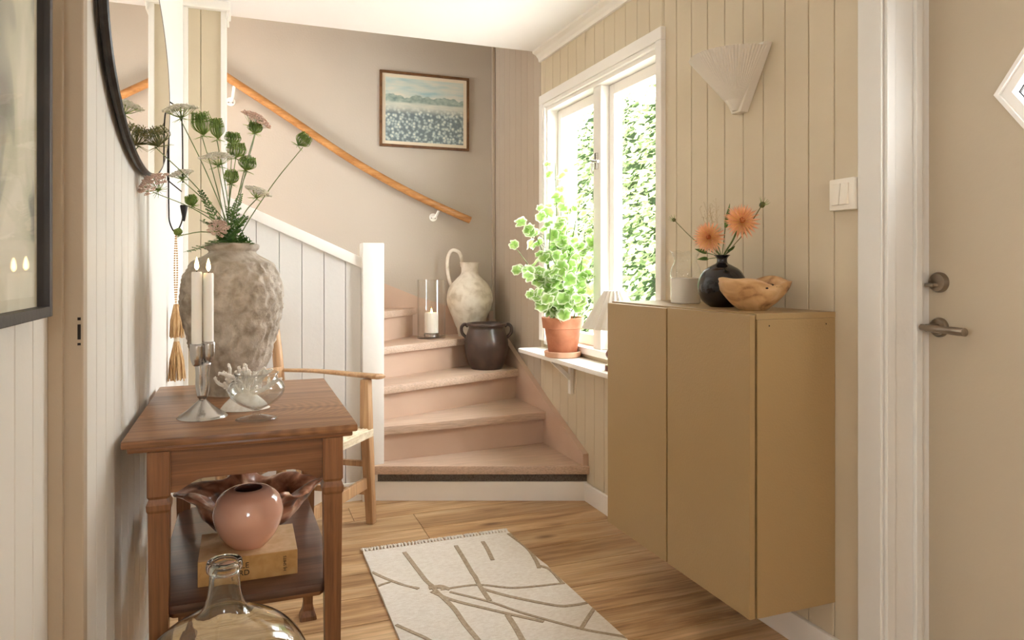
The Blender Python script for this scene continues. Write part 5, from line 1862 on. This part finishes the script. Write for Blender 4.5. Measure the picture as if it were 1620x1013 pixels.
# back slats
for z0, hh in ((0.62, 0.07), (0.86, 0.09)):
    a = B1 + up * z0 - fwd * (0.02 if z0 > 0.7 else 0.0)
    b = B2 + up * z0 - fwd * (0.02 if z0 > 0.7 else 0.0)
    pts = catmull([a, a.lerp(b, 0.5) - fwd * 0.03, b], 8)
    bm = new()
    vsl = []
    for p_ in pts:
        vsl.append([bm.verts.new(p_ + fwd * 0.008 * sx + up * hz) for sx, hz in ((-1, 0), (1, 0), (1, hh), (-1, hh))])
    for p_, q_ in zip(vsl, vsl[1:]):
        for i in range(4):
            bm.faces.new((p_[i], p_[(i + 1) % 4], q_[(i + 1) % 4], q_[i]))
    bm.faces.new(vsl[0]); bm.faces.new(vsl[-1])
    obj('back_slat', bm, M['chair'], ch, world=True, smooth=True)
# rails
for p_, q_, hz, w_ in ((F1, F2, 0.185, 0.05), (F1, B1, 0.27, 0.026), (F2, B2, 0.27, 0.026), (B1, B2, 0.25, 0.026), (F1, B1, 0.145, 0.026), (F2, B2, 0.145, 0.026)):
    bm = new(); bar(bm, p_ + up * hz, q_ + up * hz, 0.018, w_, (q_ - p_).cross(up), bev=0.004)
    obj('stretcher', bm, M['chair'], ch, world=True)
# woven seat: four wound fields
cen = (F1 + F2 + B1 + B2) / 4 + up * 0.430
cr_ = [F1 + fwd * 0.02 + lat * 0.014, F2 + fwd * 0.02 - lat * 0.014, B2, B1]
for i in range(4):
    a, b = cr_[i] + up * 0.425, cr_[(i + 1) % 4] + up * 0.425
    bm = new()
    n_ = 15
    for k in range(n_):
        f0, f1 = k / n_, (k + 1) / n_
        pa_, pb_ = a.lerp(cen, (f0 + f1) / 2), b.lerp(cen, (f0 + f1) / 2)
        tube(bm, [pa_, pb_], 0.0085, 6)
        if k == 0:
            for m_ in range(3):
                tube(bm, [a - up * 0.011 * (m_ + 0.6), b - up * 0.011 * (m_ + 0.6)], 0.008, 6)
    obj('rush_field', bm, M['rush'], ch, world=True, smooth=True)

# ================================================================== RUG
rg = thing('cream_rug', 'cream woven runner with thin taupe lines and knotted fringe', 'rug', (0.77, 1.9, 0))
bm = new()
nx, ny = 16, 44
RX = lambda y: (0.447, 1.068 + (2.86 - y) * 0.03)
grid = []
for j in range(ny + 1):
    y = 0.95 + (2.855 - 0.95) * j / ny
    x0, x1 = RX(y)
    row = []
    for i in range(nx + 1):
        x = x0 + (x1 - x0) * i / nx
        ridge = 0.006 * math.exp(-((y - 2.44 - 0.06 * (x - 0.45)) / 0.03) ** 2)
        row.append((x, y, 0.009 + ridge + 0.0008 * noise.noise(Vector((x * 9, y * 9, 0)))))
    grid.append(row)
top = [[bm.verts.new(p) for p in r] for r in grid]
bot = [[bm.verts.new((p[0], p[1], 0.0006)) for p in r] for r in grid]
for j in range(ny):
    for i in range(nx):
        bm.faces.new((top[j][i], top[j][i + 1], top[j + 1][i + 1], top[j + 1][i]))
        bm.faces.new((bot[j][i], bot[j + 1][i], bot[j + 1][i + 1], bot[j][i + 1]))
for j in range(ny):
    bm.faces.new((top[j][0], top[j + 1][0], bot[j + 1][0], bot[j][0]))
    bm.faces.new((top[j][nx], bot[j][nx], bot[j + 1][nx], top[j + 1][nx]))
for i in range(nx):
    bm.faces.new((top[0][i], bot[0][i], bot[0][i + 1], top[0][i + 1]))
    bm.faces.new((top[ny][i], top[ny][i + 1], bot[ny][i + 1], bot[ny][i]))
obj('weave', bm, M['rug'], rg, world=True, smooth=True)
def rug_z(x, y):
    return 0.0098 + 0.006 * math.exp(-((y - 2.44 - 0.06 * (x - 0.45)) / 0.03) ** 2) + 0.0008 * noise.noise(Vector((x * 9, y * 9, 0)))
def crop4(p_):
    return atZ(460 + p_[0] * 0.3704, 760 + p_[1] * 0.3704, 0.010)
lines = [
    ([(485, 308), (540, 380), (600, 455), (690, 540), (740, 610), (800, 683), (860, 760), (900, 860)], 0.016),
    ([(705, 280), (760, 370), (800, 440), (850, 515)], 0.016),
    ([(925, 575), (960, 630), (990, 683), (1060, 800), (1100, 950)], 0.018),
    ([(820, 262), (840, 295), (862, 340)], 0.016),
    ([(930, 228), (1010, 290), (1045, 340), (1060, 380)], 0.015),
    ([(1060, 372), (1110, 385), (1160, 440)], 0.012),
    ([(345, 392), (430, 430), (545, 470)], 0.012),
    ([(366, 456), (395, 444), (425, 435)], 0.010),
    ([(590, 466), (640, 460), (680, 468)], 0.018),
    ([(640, 470), (800, 448), (960, 460), (1170, 440)], 0.010),
    ([(600, 478), (700, 515), (860, 555), (1080, 605)], 0.013),
    ([(680, 478), (850, 520), (1000, 570), (1240, 635), (1440, 672)], 0.010),
    ([(820, 465), (950, 500), (1130, 535), (1200, 535), (1275, 522)], 0.013),
    ([(1240, 635), (1268, 590), (1296, 548)], 0.013),
    ([(450, 618), (520, 650), (590, 683), (700, 760), (850, 900)], 0.012),
]
for pts, w in lines:
    P_ = catmull([crop4(q) for q in pts], 8)
    bm = new()
    row = []
    for i, p_ in enumerate(P_):
        tan = (P_[min(i + 1, len(P_) - 1)] - P_[max(i - 1, 0)])
        tan.z = 0
        tan.normalize()
        sd = Vector((-tan.y, tan.x, 0)) * w / 2
        xs_ = RX(p_.y)
        r_ = []
        for s in (-1, 1):
            q = p_ + sd * s
            q.x = max(min(q.x, xs_[1] - 0.002), xs_[0] + 0.002)
            q.y = min(q.y, 2.85)
            r_.append(bm.verts.new((q.x, q.y, rug_z(q.x, q.y) + 0.0016)))
        for s in (1, -1):
            q = p_ + sd * s
            q.x = max(min(q.x, xs_[1] - 0.002), xs_[0] + 0.002)
            q.y = min(q.y, 2.85)
            r_.append(bm.verts.new((q.x, q.y, rug_z(q.x, q.y) - 0.002)))
        row.append(r_)
    for a, b in zip(row, row[1:]):
        for i in range(4):
            bm.faces.new((a[i], a[(i + 1) % 4], b[(i + 1) % 4], b[i]))
    bm.faces.new(row[0]); bm.faces.new(row[-1])
    obj('woven_line', bm, M['rug_line'], rg, world=True)
rr = random.Random(3)
for k in range(44):
    x = 0.452 + (1.062 - 0.452) * k / 43
    bm = new()
    for q in range(2):
        dx = rr.uniform(-0.007, 0.007)
        tube(bm, catmull([(x, 2.852, 0.006), (x + dx * 0.6, 2.868, 0.011), (x + dx, 2.884, 0.007), (x + dx * 1.6, 2.884 + rr.uniform(0.006, 0.020), 0.0035)], 4), [0.0036] * 6 + [0.0058] * 3 + [0.0034] * 4, 5)
    obj('fringe_knot', bm, M['rug'], rg, world=True, smooth=True)

# ================================================================== GARDEN
struct(obj('ground', B(XR + 0.4, 9.0, 0.0, 14.0, -0.35, -0.25), M['grass']), 'unseen ground outside the window, coloured pale for neutral bounce light')
hd = thing('garden_hedge', 'leafy green hedge outside the window', 'hedge', (3.3, 6.0, -0.25))
rr = random.Random(12)
nv, nf = [], []
def hedge_top(y):
    return 3.1 + 0.25 * math.sin(y * 2.3) + 0.15 * math.sin(y * 5.1 + 1)
for k in range(17000):
    y = rr.uniform(4.65, 9.0)
    zt = hedge_top(y)
    zz = -0.25 + (zt + 0.25) * rr.random()
    bump = 0.22 * noise.noise(Vector((0, y * 1.4, zz * 1.6)))
    x = 3.05 + bump + (rr.random() ** 1.6) * 0.45 + (max(0, zz - zt + 0.4) * 0.5)
    c = Vector((x, y, zz))
    L = rr.uniform(0.045, 0.085)
    d = Vector((-0.55 + rr.uniform(-0.5, 0.3), rr.uniform(-0.8, 0.8), rr.uniform(-0.9, 0.25))).normalized()
    s = d.cross(Vector((-0.6, rr.uniform(-0.5, 0.5), 0.7))).normalized() * L * 0.42
    nn = d.cross(s).normalized() * L * 0.12
    i = len(nv)
    nv += [c, c + d * L * 0.45 + s + nn, c + d * L * 0.5, c + d * L * 0.45 - s + nn, c + d * L]
    nf += [(i, i + 1, i + 2), (i, i + 2, i + 3), (i + 1, i + 4, i + 2), (i + 2, i + 4, i + 3)]
me = bpy.data.meshes.new('leaves')
me.from_pydata([tuple(v - hd.location) for v in nv], [], nf)
me.materials.append(M['hedge'])
o = meshobj('leaves', me, hd)
o['kind'] = 'stuff'
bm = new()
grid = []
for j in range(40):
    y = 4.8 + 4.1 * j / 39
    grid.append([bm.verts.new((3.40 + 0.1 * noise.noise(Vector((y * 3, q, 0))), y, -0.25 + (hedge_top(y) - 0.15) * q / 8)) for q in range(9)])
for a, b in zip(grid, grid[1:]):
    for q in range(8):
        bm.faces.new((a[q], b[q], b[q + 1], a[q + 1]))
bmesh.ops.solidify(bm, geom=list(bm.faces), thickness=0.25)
obj('backing_slab', bm, M['hedge_core'], hd, world=True, smooth=True)  # dark green slab added behind the leaves as backing
